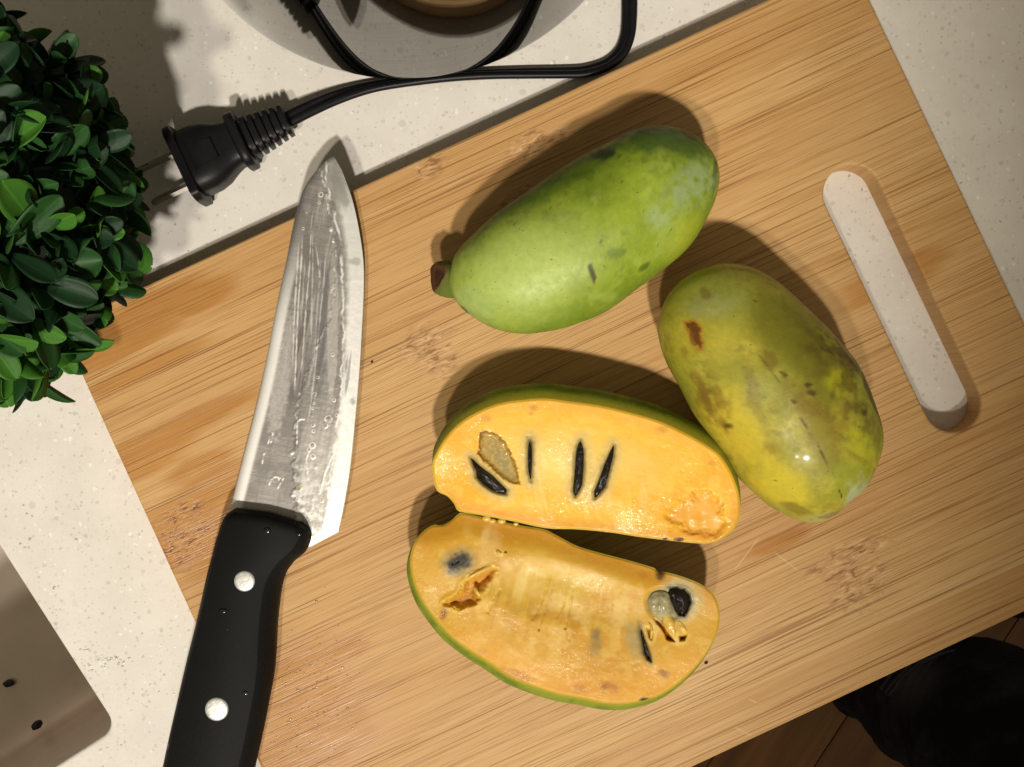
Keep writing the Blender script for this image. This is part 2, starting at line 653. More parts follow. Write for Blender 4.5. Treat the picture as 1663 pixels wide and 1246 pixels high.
    for a in ((250, 505, 120, 26), (330, 490, 60, 16), (180, 560, 130, 34), (230, 600, 110, 16), (300, 690, 130, 20), (225, 740, 110, 32), (330, 760, 60, 20), (380, 790, 60, 40),
              (330, 850, 110, 60), (500, 1115, 85, 70), (510, 1200, 120, 70), (570, 1050, 40, 22), (1265, 880, 55, 14), (1450, 450, 90, 30), (400, 890, 100, 50)):
        m = mask(*a, 0.35, rag2)
        wet = m if wet is None else t.math('MAXIMUM', wet, m)
    c = t.mix(t.math('MULTIPLY', wet, 0.75), c, t.mix(1.0, c, (0.80, 0.62, 0.40), 'MULTIPLY'))
    # knife scratches, pale
    sc = None
    for (x0, y0, x1, y1) in ((1255, 895, 1300, 930), (1030, 905, 1120, 640), (1215, 1135, 1230, 1142), (640, 700, 760, 640), (1190, 1180, 1222, 1196), (1235, 870, 1190, 930)):
        b0, b1 = bl(x0, y0), bl(x1, y1)
        dd = b1 - b0
        L = np.linalg.norm(dd)
        dd /= L
        mid_ = (b0 + b1) / 2
        d = t.vec('SUBTRACT', o, (float(mid_[0]), float(mid_[1]), 0.0))
        al = t.math('ABSOLUTE', t.vec('DOT_PRODUCT', d, (float(dd[0]), float(dd[1]), 0.0)))
        ac = t.math('ABSOLUTE', t.vec('DOT_PRODUCT', d, (float(-dd[1]), float(dd[0]), 0.0)))
        m = t.math('MULTIPLY', t.step(al, L / 2, L / 2 * 0.6), t.step(ac, 0.00035, 0.0001))
        sc = m if sc is None else t.math('MAXIMUM', sc, m)
    c = t.mix(t.math('MULTIPLY', sc, 0.4), c, alb(235, 200, 155))
    t.set(Base_Color=c, Roughness=t.rng(wet, 0, 1, 0.55, 0.30), Specular_IOR_Level=0.35)
    t.bump(height, 0.22, 0.0005)
    return t.m


M_bamboo = bamboo()
corner = [bl(95, 528), bl(547, 1517), bl(1848, 908), bl(1383, -64)]
outer = rounded_rect(corner, 0.008, 8)
# even spacing along straight sides is not needed: flat faces
s0, s1 = bl(1384, 314), bl(1547, 655)
sr = 46 / F * (H - BT)
ax = (s1 - s0) / np.linalg.norm(s1 - s0)
nx = np.array([-ax[1], ax[0]])
slot = [s1 + sr * (ax * math.sin(a) + nx * math.cos(a)) for a in np.linspace(0, math.pi, 24)] + [s0 - sr * (ax * math.sin(a) + nx * math.cos(a)) for a in np.linspace(0, math.pi, 24)]
board = slab('cutting_board', outer, [slot], 0.0, BT, M_bamboo, 0.0013, nb=6)
board.location = (BO[0], BO[1], 0.0)
board.rotation_euler = (0, 0, BA)
tag(board, 'rectangular bamboo cutting board with an oblong hand slot, lying askew on the counter', 'cutting board')
bpy.context.view_layer.update()

# ------------------------------------------------------------------ pawpaw fruit
def skin_mat(name, rough=0.42, bump=0.10, coat=0.0):
    t = NT(name)
    c, _ = t.attr()
    o = t.obj()
    n1 = t.noise(o, 420, 4, 0.65)
    n2 = t.noise(o, 1600, 2, 0.6)
    c = t.mix(t.rng(n1, 0.35, 0.7, 0.0, 0.35), c, t.mix(1.0, c, (0.55, 0.60, 0.50), 'MULTIPLY'))
    spk = t.math('MULTIPLY', t.step(t.noise(o, 950, 1), 0.735, 0.80), 0.65)
    c = t.mix(spk, c, (0.05, 0.045, 0.015))
    t.set(Base_Color=c, Roughness=t.rng(n1, 0.3, 0.7, rough - 0.07, rough + 0.1), Specular_IOR_Level=0.32, Coat_Weight=coat, Coat_Roughness=0.13, Subsurface_Weight=0.06, Subsurface_Radius=(0.002, 0.002, 0.0006), Subsurface_Scale=1.0)
    t.bump(t.math('ADD', n1, t.math('MULTIPLY', n2, 0.4)), bump, 0.0006)
    return t.m


M_green = skin_mat('green_fruit_skin', 0.47, 0.16, 0.0)
M_yellow = skin_mat('yellow_green_fruit_skin', 0.46, 0.16, 0.14)


def loft_fruit(outline, a0, a1, kv, nr, ns, lump, seed, zlift=0.0):
    """whole fruit from its outline seen from above; returns verts, picture coords, faces, base point"""
    poly_px = cr(outline, 260, True)
    ax = np.array(a1, float) - np.array(a0, float)
    L = np.linalg.norm(ax)
    ax /= L
    nx = np.array([-ax[1], ax[0]])
    q = poly_px - np.array(a0)
    pu, pv = q @ ax, q @ nx
    u0, u1 = pu.min(), pu.max()
    s = (1 - np.cos(np.linspace(0, math.pi, nr))) / 2
    us = u0 + (u1 - u0) * (0.0005 + 0.999 * s)
    lo, hi = np.zeros(nr), np.zeros(nr)
    for i, u in enumerate(us):
        vs = []
        for k in range(len(pu)):
            a, b = k - 1, k
            if (pu[a] - u) * (pu[b] - u) <= 0 and pu[a] != pu[b]:
                vs.append(pv[a] + (pv[b] - pv[a]) * (u - pu[a]) / (pu[b] - pu[a]))
        lo[i], hi[i] = (min(vs), max(vs)) if vs else (0, 0)
    lo[0] = hi[0] = (lo[1] + hi[1]) / 2
    lo[-1] = hi[-1] = (lo[-2] + hi[-2]) / 2
    w, m = (hi - lo) / 2, (hi + lo) / 2
    zr = w.max() * kv / (F / 0.40)
    zc = BT + zr + zlift
    k = (H - zc) / F
    V, UV = [], []
    for i in range(nr):
        for j in range(ns):
            ph = 2 * math.pi * j / ns
            p = np.array(a0) + ax * us[i] + nx * (m[i] + w[i] * math.cos(ph))
            x, y, _ = P(p[0], p[1], zc)
            V.append((x, y, zc + w[i] * k * kv * math.sin(ph)))
            UV.append(p)
    V, UV = np.array(V), np.array(UV)
    cen = np.array([V[:, 0].mean(), V[:, 1].mean(), zc])
    d = V - cen
    d /= np.linalg.norm(d, axis=1)[:, None] + 1e-9
    nz = (fbm(V * 38 + seed, seed, 2) - 0.5) * lump + (fbm(V * 110 + seed, seed + 9, 2) - 0.5) * lump * 0.10
    V = V + d * nz[:, None]
    V[:, 2] = np.maximum(V[:, 2], BT + 0.0002)
    return V, UV, grid_faces(nr, ns, True), (cen[0], cen[1], BT)


# green one
g_out = [(730.7, 460), (732, 436), (742.5, 409), (771, 379), (815, 342), (869, 305), (929, 264), (983, 236), (1023, 214), (1064, 205.5), (1098, 209), (1131, 224), (1155, 251), (1165, 281),
         (1162, 315), (1148, 352), (1121, 396), (1084, 433), (1040, 470), (997, 497), (946, 518), (896, 534), (852, 540), (805, 530), (771, 513), (747, 493)]
V, UV, Fc, base = loft_fruit(g_out, (731, 462), (1162, 270), 0.88, 190, 220, 0.0032, 3)
N1, N2, N3 = fbm(V * 60, 21, 4), fbm(V * 170, 22, 4), fbm(V * 420, 23, 3)
C = np.tile(alb(146, 162, 48), (len(V), 1))
C = mixc(C, alb(118, 140, 36), sst(0.38, 0.62, N1) * 0.8)
C = mixc(C, alb(90, 112, 34), sst(0.56, 0.72, N3) * sst(0.45, 0.6, N2) * 0.5)
C = mixc(C, alb(172, 184, 84), sst(0.5, 0.72, N2) * 0.5)
N4 = fbm(V * 900, 24, 2)
C = C * (0.88 + 0.22 * N4)[:, None]
C = mixc(C, alb(84, 104, 34), sst(0.50, 0.64, fbm(V * 260, 26, 4)) * sst(460, 250, UV[:, 1] - (UV[:, 0] - 950) * -0.2) * 0.6)
C = mixc(C, alb(192, 206, 112), sst(1.3, 0.2, ell(UV, 850, 450, 130, 80, -24) + N2 * 0.5 - 0.25) * 0.8)  # broad soft highlight painted into the skin colour
C = mixc(C, alb(176, 182, 52), sst(1.1, 0.4, ell(UV, 1110, 395, 60, 34, -55) + N2 * 0.5 - 0.25) * 0.6)
C = mixc(C, alb(170, 186, 56), sst(1.2, 0.2, ell(UV, 1020, 330, 80, 50, -30) + N2 * 0.5 - 0.25) * 0.45)
C = mixc(C, alb(92, 118, 34), sst(1.1, 0.5, ell(UV, 900, 305, 130, 22, -30) + N1 * 0.7 - 0.35) * 0.6)
C = mixc(C, alb(70, 96, 36), sst(1.2, 0.5, ell(UV, 1075, 235, 90, 34, 6) + N2 * 1.0 - 0.5) * 0.85)
for (x, y, r_) in rng.uniform((760, 220, 1.2), (1140, 500, 2.6), (46, 3)):
    C = mixc(C, alb(64, 70, 28), sst(1.1, 0.5, ell(UV, x, y, r_, r_ * 0.8) + N3 * 0.6 - 0.3) * 0.7)
C = mixc(C, alb(46, 62, 28), sst(1.0, 0.35, ell(UV, 976, 260, 26, 19, -15) + N3 * 1.2 - 0.6) * 0.85)
C = mixc(C, alb(48, 60, 28), sst(0.9, 0.4, ell(UV, 1118, 232, 26, 12, 40) + N3 * 1.3 - 0.6) * 0.7)
C = mixc(C, alb(48, 62, 30), sst(0.9, 0.4, ell(UV, 1150, 290, 8, 40, 8) + N3 * 1.3 - 0.6) * 0.7)
C = mixc(C, alb(158, 172, 118), sst(1.15, 0.25, ell(UV, 1110, 318, 70, 36, -38) + N2 * 1.1 - 0.55) * sst(0.25, 0.6, N3) * 0.85)
C = mixc(C, alb(162, 178, 116), sst(1.15, 0.25, ell(UV, 1060, 368, 28, 24, 20) + N2 * 1.1 - 0.55) * sst(0.25, 0.6, N3) * 0.7)
C = mixc(C, alb(165, 185, 112), sst(1.1, 0.4, ell(UV, 775, 490, 46, 26, 40) + N2 * 1.0 - 0.5) * 0.5)
C = mixc(C, alb(96, 116, 52), sst(0.75, 0.45, ell(UV, 990, 425, 26, 14, -20) + N3 * 1.2 - 0.6) * 0.6)
C = mixc(C, alb(70, 58, 26), sst(1.1, 0.7, ell(UV, 955, 452, 5.5, 17, -18) + N3 * 0.8 - 0.4) * 0.9)
C = mixc(C, alb(70, 92, 32), sst(1.1, 0.6, ell(UV, 1040, 441, 13, 5, -35)) * 0.7)
C = mixc(C, alb(58, 66, 30), sst(1.1, 0.6, ell(UV, 758, 505, 12, 5, 50)) * 0.7)
fr = thing('pawpaw_fruit', 'whole bright green pawpaw with a short stem stub, upper fruit on the board', 'fruit', base, 'pawpaws on the cutting board')
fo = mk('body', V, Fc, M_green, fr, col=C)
fix_normals(fo)
# its stem stub
sz = BT + 0.016
path = [P(752, 455, sz - 0.001), P(734, 451, sz), P(722, 449, sz + 0.002), P(711, 447.5, sz + 0.0055)]
rad = [0.0060, 0.0064, 0.0062, 0.0053]
V, Cc = [], []
ns = 28
dirv = (path[-1] - path[0]) / np.linalg.norm(path[-1] - path[0])
side = np.array([-dirv[1], dirv[0], 0])
side /= np.linalg.norm(side)
upv = np.cross(side, dirv)
rings = [(path[0], rad[0]), (path[1], rad[1]), (path[2], rad[2]), (path[3], rad[3]), (path[3] + dirv * 0.0005, 0.0048), (path[3] - dirv * 0.0003, 0.0034), (path[3] + dirv * 0.0002, 0.0014), (path[3] + dirv * 0.0002, 0.0003)]
for i, (c_, r_) in enumerate(rings):
    for k in range(ns):
        a = 2 * math.pi * k / ns
        lump = 1 + 0.16 * math.sin(3 * a + 1) + 0.05 * math.sin(7 * a)
        V.append(c_ + (side * math.cos(a) + upv * math.sin(a)) * r_ * lump)
        Cc.append(alb(104, 118, 46) if i < 3 else alb(92, 92, 38) if i == 3 else alb(96, 60, 34) if i < 6 else alb(66, 38, 20))
mk('stem', V, grid_faces(len(rings), ns, True) + [tuple((len(rings) - 1) * ns + k for k in range(ns))], skin_mat('stem_skin', 0.6, 0.3), fr, col=np.array(Cc))

# yellowing one
y_out = [(1172, 424), (1136, 436), (1108, 456), (1084, 484), (1072, 524), (1074, 556), (1084, 589), (1100, 621), (1120, 657), (1140, 689), (1160, 717), (1180, 745), (1200, 777), (1228, 805),
         (1257, 827), (1297, 845), (1329, 847), (1357, 833), (1381, 809), (1405, 781), (1419, 745), (1425, 701), (1421, 665), (1409, 629), (1389, 593), (1361, 552), (1329, 516), (1297, 484), (1265, 456), (1220, 432)]
V, UV, Fc, base = loft_fruit(y_out, (1135, 440), (1352, 838), 0.86, 190, 220, 0.0036, 8)
N1, N2, N3 = fbm(V * 55, 41, 4), fbm(V * 150, 42, 4), fbm(V * 420, 43, 3)
C = np.tile(alb(182, 166, 52), (len(V), 1))
C = mixc(C, alb(150, 148, 50), sst(0.42, 0.68, N1) * 0.7)
C = mixc(C, alb(206, 190, 72), sst(0.5, 0.7, N2) * 0.4)
C = mixc(C, alb(112, 98, 30), sst(0.45, 0.75, N3) * sst(0.40, 0.62, N2) * 0.45)
N4 = fbm(V * 900, 44, 2)
C = C * (0.86 + 0.26 * N4 + 0.10 * (N3 - 0.5))[:, None]
C = mixc(C, alb(156, 160, 68), sst(1.2, 0.3, ell(UV, 1150, 480, 90, 60, 20) + N1 * 0.6 - 0.3) * 0.7)
C = mixc(C, alb(112, 108, 26), sst(1.15, 0.5, ell(UV, 1270, 560, 130, 62, 50) + N1 * 1.0 - 0.5) * 0.8)
C = mixc(C, alb(118, 104, 26), sst(1.1, 0.5, ell(UV, 1300, 700, 26, 80, -28) + N2 * 1.0 - 0.5) * 0.55)
C = mixc(C, alb(182, 172, 34), sst(1.1, 0.55, ell(UV, 1335, 618, 32, 26, 20) + N2 * 0.9 - 0.45) * 0.8)
C = mixc(C, alb(184, 180, 40), sst(1.1, 0.55, ell(UV, 1372, 720, 30, 40, -20) + N2 * 0.9 - 0.45) * 0.7)
C = mixc(C, alb(220, 194, 62), sst(1.1, 0.4, ell(UV, 1195, 700, 40, 90, -32) + N2 * 0.7 - 0.35) * 0.7)
C = mixc(C, alb(222, 198, 58), sst(1.1, 0.4, ell(UV, 1250, 780, 60, 40, 35) + N2 * 0.7 - 0.35) * 0.7)
C = mixc(C, alb(150, 156, 48), sst(1.1, 0.5, ell(UV, 1355, 770, 44, 40, 0) + N2 * 0.9 - 0.45) * 0.6)
C = mixc(C, alb(188, 190, 148), sst(1.0, 0.4, ell(UV, 1378, 800, 36, 40, -40) + N3 * 1.2 - 0.6) * 0.8)
C = mixc(C, alb(186, 178, 118), sst(1.0, 0.4, ell(UV, 1330, 838, 40, 14, -10) + N3 * 1.2 - 0.6) * 0.7)
C = mixc(C, alb(166, 166, 116), sst(1.05, 0.5, ell(UV, 1140, 500, 50, 26, -10) + N3 * 1.1 - 0.55) * 0.35)
for (x, y, rx, ry, a, s) in ((1134, 640, 9, 48, -24, 0.75), (1153, 645, 10, 34, -24, 0.55), (1165, 690, 7, 26, -28, 0.6), (1196, 620, 12, 38, -10, 0.38), (1222, 590, 14, 20, -20, 0.55), (1230, 722, 18, 16, 30, 0.4),
                             (1290, 575, 20, 16, 0, 0.35), (1352, 580, 14, 34, -30, 0.8), (1362, 735, 34, 6, 30, 0.4), (1280, 822, 30, 9, 20, 0.5), (1340, 832, 30, 6, -10, 0.5), (1132, 482, 9, 14, 0, 0.5), (1310, 560, 60, 10, 45, 0.4), (1205, 660, 50, 9, 62, 0.3), (1260, 640, 26, 40, -30, 0.3), (1330, 690, 20, 30, 10, 0.35), (1290, 660, 30, 16, 40, 0.35)):
    C = mixc(C, alb(112, 78, 24), sst(1.1, 0.4, ell(UV, x, y, rx, ry, a) + N3 * 1.3 - 0.65) * s)
C = mixc(C, alb(58, 46, 20), sst(1.05, 0.4, ell(UV, 1398, 640, 9, 70, -22) + N3 * 1.4 - 0.7) * 0.8)
C = mixc(C, alb(96, 78, 24), sst(1.15, 0.3, ell(UV, 1350, 640, 60, 120, -26) + N2 * 1.3 - 0.65) * sst(0.38, 0.66, fbm(V * 260, 46, 4)) * 0.7)
C = mixc(C, alb(74, 60, 22), sst(1.15, 0.3, ell(UV, 1345, 575, 50, 60, -30) + N2 * 1.3 - 0.65) * sst(0.46, 0.68, fbm(V * 420, 47, 4)) * 0.7)
C = mixc(C, alb(120, 92, 28), sst(1.15, 0.3, ell(UV, 1140, 640, 26, 90, -26) + N2 * 1.2 - 0.6) * sst(0.40, 0.66, fbm(V * 300, 48, 4)) * 0.55)
scar = sdf(UV, [(1100, 526), (1112, 523), (1124, 533), (1130, 556), (1128, 573), (1119, 574), (1108, 553)]) + (N3 - 0.5) * 11
C = mixc(C, alb(176, 124, 36), sst(4.0, -2.0, scar) * 0.85)
C = mixc(C, alb(98, 50, 16), sst(-1.0, -6.0, scar + (N4 - 0.5) * 8) * 0.9)
for (x, y, r) in ((1246, 611, 6), (1240, 606, 4), (1281, 626, 6), (1286, 637, 7), (1378, 668, 8), (1206, 491, 3), (1364, 688, 3), (1259, 650, 4), (1170, 690, 8), (1241, 774, 3), (1259, 628, 3)):
    C = mixc(C, alb(70, 44, 16), sst(1.1, 0.5, ell(UV, x, y, r, r * 0.8) + N3 * 0.8 - 0.4) * 0.8)
crease = [(1207, 580), (1230, 612), (1258, 652), (1280, 690), (1302, 725), (1324, 762), (1346, 800)]
dl = dline(UV, crease)
C = mixc(C, alb(66, 54, 20), sst(1.6, 0.5, dl) * sst(0.38, 0.6, N3) * 0.9)
fr = thing('pawpaw_fruit', 'whole yellowing pawpaw with brown blotches, lying beside the hand slot', 'fruit', base, 'pawpaws on the cutting board')
fo = mk('body', V, Fc, M_yellow, fr, col=C)
fix_normals(fo)


# ------------------------------------------------------------------ cut pawpaw halves
def flesh_mat(name, wet, coat):
    t = NT(name)
    c, a = t.attr()
    o = t.obj()
    n1 = t.noise(o, 260, 4, 0.6)
    n2 = t.noise(o, 1100, 3, 0.6)
    c = t.mix(t.rng(n1, 0.35, 0.7, 0, 0.22), c, t.mix(1.0, c, (0.95, 0.78, 0.55), 'MULTIPLY'))
    wetm = t.step(t.noise(o, 55, 2), 0.42, 0.62)
    t.set(Base_Color=c, Roughness=t.rng(n1, 0.3, 0.7, 0.40, 0.58), Specular_IOR_Level=0.35, Subsurface_Weight=0.22, Subsurface_Radius=(0.003, 0.0018, 0.0006), Subsurface_Scale=1.0,
          Coat_Weight=t.math('MULTIPLY', wetm, coat), Coat_Roughness=0.09)
    t.bump(t.math('ADD', t.math('MULTIPLY', n1, 0.5), t.math('MULTIPLY', n2, 0.5)), wet, 0.0003)
    cb = t.n('ShaderNodeBump')
    cb.inputs['Strength'].default_value = 0.55
    cb.inputs['Distance'].default_value = 0.0006
    t.put(cb.inputs['Height'], t.noise(o, 620, 3, 0.65))
    t.put(t.b.inputs['Coat Normal'], cb.outputs[0])
    return t.m


def seed_mat():
    t = NT('glossy_seed')
    o = t.obj()
    n = t.noise(o, 700, 3, 0.6)
    t.set(Base_Color=t.mix(t.rng(n, 0.35, 0.7, 0, 1), (0.004, 0.003, 0.003), (0.014, 0.008, 0.006)), Roughness=0.12, Specular_IOR_Level=0.45)
    t.bump(n, 0.8, 0.0010)
    return t.m


M_seed = seed_mat()


def aril_mat(name, c1, c2):
    t = NT(name)
    o = t.obj()
    n = t.noise(o, 420, 4, 0.65)
    t.set(Base_Color=t.mix(t.rng(n, 0.35, 0.65, 0, 1), c1, c2), Roughness=0.2, Subsurface_Weight=0.3, Subsurface_Radius=(0.002, 0.0016, 0.001), Subsurface_Scale=1.0)
    t.bump(n, 0.4, 0.0009)
    return t.m


def face_mesh(outline, nb, nr, zf, tiltx, tilty, height_fn):
    """cut face: polar grid inside the outline. Returns verts, px coords, faces, edge loop (px), z function"""
    edge = cr(outline, nb, True)
    ctr = np.array([(edge[:, 0].min() + edge[:, 0].max()) / 2, (edge[:, 1].min() + edge[:, 1].max()) / 2])
    # polar grid measured to a spine line so long fruit do not crowd at one point
    half = (edge[:, 0].max() - edge[:, 0].min()) * 0.30
    ua = edge[np.argmax(edge[:, 0])] - edge[np.argmin(edge[:, 0])]
    ua = ua / np.linalg.norm(ua)
    tt = np.clip((edge - ctr) @ ua, -half, half)
    anchor = ctr + tt[:, None] * ua
    rs = np.linspace(0, 1, nr) ** 0.9
    px = np.concatenate([anchor + (edge - anchor) * r for r in rs])
    zz = zf + tiltx * (px[:, 0] - ctr[0]) / 250 + tilty * (px[:, 1] - ctr[1]) / 120 + height_fn(px)
    k = (H - zz) / F
    V = np.stack([(px[:, 0] - 831.5) * k, (623 - px[:, 1]) * k, zz], 1)
    return V, px, grid_faces(nr, nb, True), edge


def skin_mesh(Vedge, depth, bulge, shift, levels, power):
    """rind below a cut face: from the edge loop out, down and under to the board"""
    n = len(Vedge)
    c = Vedge.mean(0)
    out = [Vedge]
    for l in range(1, levels + 1):
        t_ = l / levels
        z = BT + 0.0002 + (Vedge[:, 2] - BT - 0.0002) * (1 - t_) ** 1.0
        hgt = (1 - t_)
        r = (1 - t_ ** power) ** (1 / power) * (1 + bulge * math.sin(math.pi * min(1, t_ * 1.6)) if t_ < 0.625 else 1.0)
        r = max(r, 0.12)
        s = np.array(shift) * math.sin(math.pi * min(t_ / 0.8, 1.0)) ** 0.8 if t_ < 0.8 else np.zeros(2)
        q = c[:2] + (Vedge[:, :2] - c[:2]) * r + s
        out.append(np.stack([q[:, 0], q[:, 1], z], 1))
    V = np.concatenate(out)
    f = grid_faces(levels + 1, n, True)
    f.append(tuple(levels * n + k for k in range(n)))
    return V, f


def pillow(name, outline_px, z0, hgt, mat, parent, seed=0, rough=0.0003, n=48, nr=10, drop=0.002, profile=2.2):
    """domed lens with the given outline, sunk by drop below z0"""
    e = cr(outline_px, n, True)
    ctr = e.mean(0)
    V = []
    for r in np.linspace(1, 0.02, nr):
        q = ctr + (e - ctr) * r
        z = z0 + hgt * (1 - r ** profile)
        xy = PA(q, z0)
        nz = (fbm(xy * 900 + seed, seed, 3) - 0.5) * rough * 2 * (1 if r < 0.95 else 0)
        V += [(xy[k][0], xy[k][1], z + nz[k]) for k in range(n)]
    xy = PA(ctr + (e - ctr) * 0.9, z0)
    V2 = [(xy[k][0], xy[k][1], z0 - drop) for k in range(n)]
    V = V2 + V
    f = grid_faces(nr + 1, n, True)
    f.append(tuple(nr * n + k for k in range(n)))
    f.append(tuple(range(n))[::-1])
    o = mk(name, V, f, mat, parent)
    fix_normals(o)
    return o


# ---- upper half
A_out = [(702, 757), (707, 739), (723, 712), (747, 687), (782, 666), (817, 654), (855, 649), (887, 647.5), (925, 652), (974, 659), (1026, 671), (1072, 685), (1113, 704), (1145, 722), (1169, 740), (1187, 767),
         (1199, 799), (1202, 827), (1197, 851), (1180, 870), (1155, 882), (1124, 882), (1079, 877), (1037, 872), (991, 865), (939, 860), (887, 858), (834, 847), (792, 839), (757, 833), (743, 829), (737, 818), (726, 806), (712, 799), (705, 785)]
A_flap = [(781, 703), (789, 701), (800, 702), (810, 709), (822, 722), (834, 745), (841, 767), (844, 786), (838, 787), (822, 780), (806, 768), (790, 752), (777, 737), (779, 722)]
A_seeds = [[(764, 743), (770, 747), (776, 755), (788, 763), (800, 772), (812, 784), (823, 795), (822, 802), (810, 801), (797, 795), (784, 786), (774, 775), (773, 764), (768, 755)],
           [(859, 710), (864, 718), (865, 735), (864, 755), (862, 781), (858, 765), (857, 745), (857, 725)],
           [(943, 713), (948, 730), (948, 755), (945, 787), (939, 799), (934, 806), (931, 796), (933, 770), (935, 740), (937, 725)],
           [(997, 722), (996, 740), (990, 765), (983, 790), (973, 802), (966, 809), (965, 798), (972, 780), (981, 755), (990, 735)]]
A_hole = [(1085, 838), (1096, 822), (1115, 812), (1130, 804), (1150, 801), (1163, 808), (1172, 822), (1176, 845), (1172, 865), (1155, 872), (1130, 866), (1105, 858), (1088, 850)]


def A_h(px):
    n = fbm(px * 0.05, 61, 4) - 0.5
    n2 = fbm(px * 0.14, 62, 3) - 0.5
    z = (fbm(px * 0.010, 65, 2) - 0.5) * 0.0018 + n2 * 0.00010
    d = sdf(px, A_flap) + n2 * 6
    z = z - sst(3, -7, d) * 0.0011
    for s in A_seeds:
        z = z - sst(5, -3, sdf(px, s)) * 0.0016
    d = sdf(px, A_hole) + (fbm(px * 0.08, 63, 3) - 0.5) * 22
    z = z - sst(8, -10, d) * (0.0009 + 0.0009 * fbm(px * 0.05, 64, 2))
    e = sdf(px, cr(A_out, 120, True))
    z = z - sst(-4, 0, e) * 0.0004
    return z


zA = BT + 0.0285
V, px, Fc, edge = face_mesh(A_out, 620, 90, zA, -0.0006, -0.0008, A_h)
nbA = 620
N1, N2, N3 = fbm(px * 0.012, 71, 4), fbm(px * 0.05, 72, 4), fbm(px * 0.2, 73, 3)
C = np.tile(alb(250, 194, 58), (len(px), 1))
C = mixc(C, alb(253, 212, 116), sst(1.1, 0.2, ell(px, 925, 750, 190, 70, 6) + N2 * 0.6 - 0.3) * 0.9)
C = mixc(C, alb(242, 176, 40), sst(0.45, 0.65, N1) * 0.6)
C = mixc(C, alb(254, 212, 100), sst(0.5, 0.68, N2) * 0.4)
ed = sdf(px, cr(A_out, 120, True))
C = mixc(C, alb(232, 162, 48), sst(-26, -4, ed) * sst(760, 840, px[:, 1]) * 0.85)
C = mixc(C, alb(246, 180, 70), sst(-30, -8, ed) * sst(760, 690, px[:, 1]) * 0.6)
C = mixc(C, alb(198, 170, 46), sst(-4.5, 0, ed) * 0.8)
st = fbm(np.stack([px[:, 0] * 0.11 - px[:, 1] * 0.02, px[:, 1] * 0.012], 1), 74, 3)
C = mixc(C, alb(255, 222, 140), sst(0.5, 0.7, st) * sst(1.1, 0.4, ell(px, 930, 790, 170, 60, 5)) * 0.5)
for (x, y, r, s) in ((866, 663, 11, 0.6), (790, 678, 13, 0.45), (1077, 697, 12, 0.4), (1156, 752, 9, 0.45), (1072, 700, 16, 0.25), (862, 672, 7, 0.5)):
    C = mixc(C, alb(206, 138, 58), sst(1.1, 0.2, ell(px, x, y, r, r * 0.7) + N3 * 0.6 - 0.3) * s)
hd = sdf(px, A_hole) + (fbm(px * 0.08, 63, 3) - 0.5) * 22
C = mixc(C, alb(240, 172, 66), sst(10, -8, hd) * 0.75)
C = mixc(C, alb(222, 140, 58), sst(7, 0, np.abs(hd)) * sst(0.45, 0.7, N2) * 0.5)
C = mixc(C, alb(250, 192, 104), sst(-3, -12, hd) * sst(0.45, 0.65, N2) * 0.35)
for (x, y, rx, ry) in ((1103, 877, 9, 4), (1080, 875, 5, 3)):
    C = mixc(C, alb(40, 28, 18), sst(1.1, 0.5, ell(px, x, y, rx, ry) + N3 * 0.8 - 0.4) * 0.95)
for s in A_seeds:
    d = sdf(px, s) + (N3 - 0.5) * 8
    C = mixc(C, alb(206, 184, 120), sst(20, 3, d) * 0.7)
    C = mixc(C, alb(128, 112, 78), sst(7, 0, d) * 0.5)
    C = mixc(C, alb(30, 22, 16), sst(1.0, -1.5, sdf(px, s)) * 0.95)
fd_ = sdf(px, A_flap) + (N3 - 0.5) * 7
C = mixc(C, alb(182, 148, 70), sst(2, -2, fd_) * 0.95)
C = mixc(C, alb(158, 140, 88), sst(-4, -12, fd_) * sst(0.3, 0.6, N2) * 0.8)
C = mixc(C, alb(196, 168, 100), sst(-3, -9, fd_) * sst(0.52, 0.7, N3) * 0.8)
C = mixc(C, alb(122, 78, 26), sst(3.0, 0.5, np.abs(fd_ + 1)) * 0.75)
half_a = thing('pawpaw_half', 'upper cut pawpaw half showing four dark seeds in bright yellow flesh', 'fruit', (*P(950, 760)[:2], BT), 'pawpaws on the cutting board')
mk('flesh', V, Fc, flesh_mat('bright_pawpaw_flesh', 0.28, 0.55), half_a, col=C)
Ve = V[-nbA:]
SV, SF = skin_mesh(Ve, 0, 0.02, (0.0006, 0.0062), 16, 2.4)
N1 = fbm(SV * 150, 81, 4)
C = np.tile(alb(128, 140, 42), (len(SV), 1))
C = mixc(C, alb(96, 112, 28), sst(0.4, 0.65, N1))
C[:nbA] = alb(186, 160, 50)
C[nbA:2 * nbA] = alb(150, 148, 44)
so = mk('rind', SV, SF, M_green, half_a, col=C)
fix_normals(so)
for i, s in enumerate(A_seeds):
    pillow('seed', s, zA - 0.0012 + (0.0004 if i == 0 else 0), 0.0022 if i == 0 else 0.0012, M_seed, half_a, i, 0.0005)

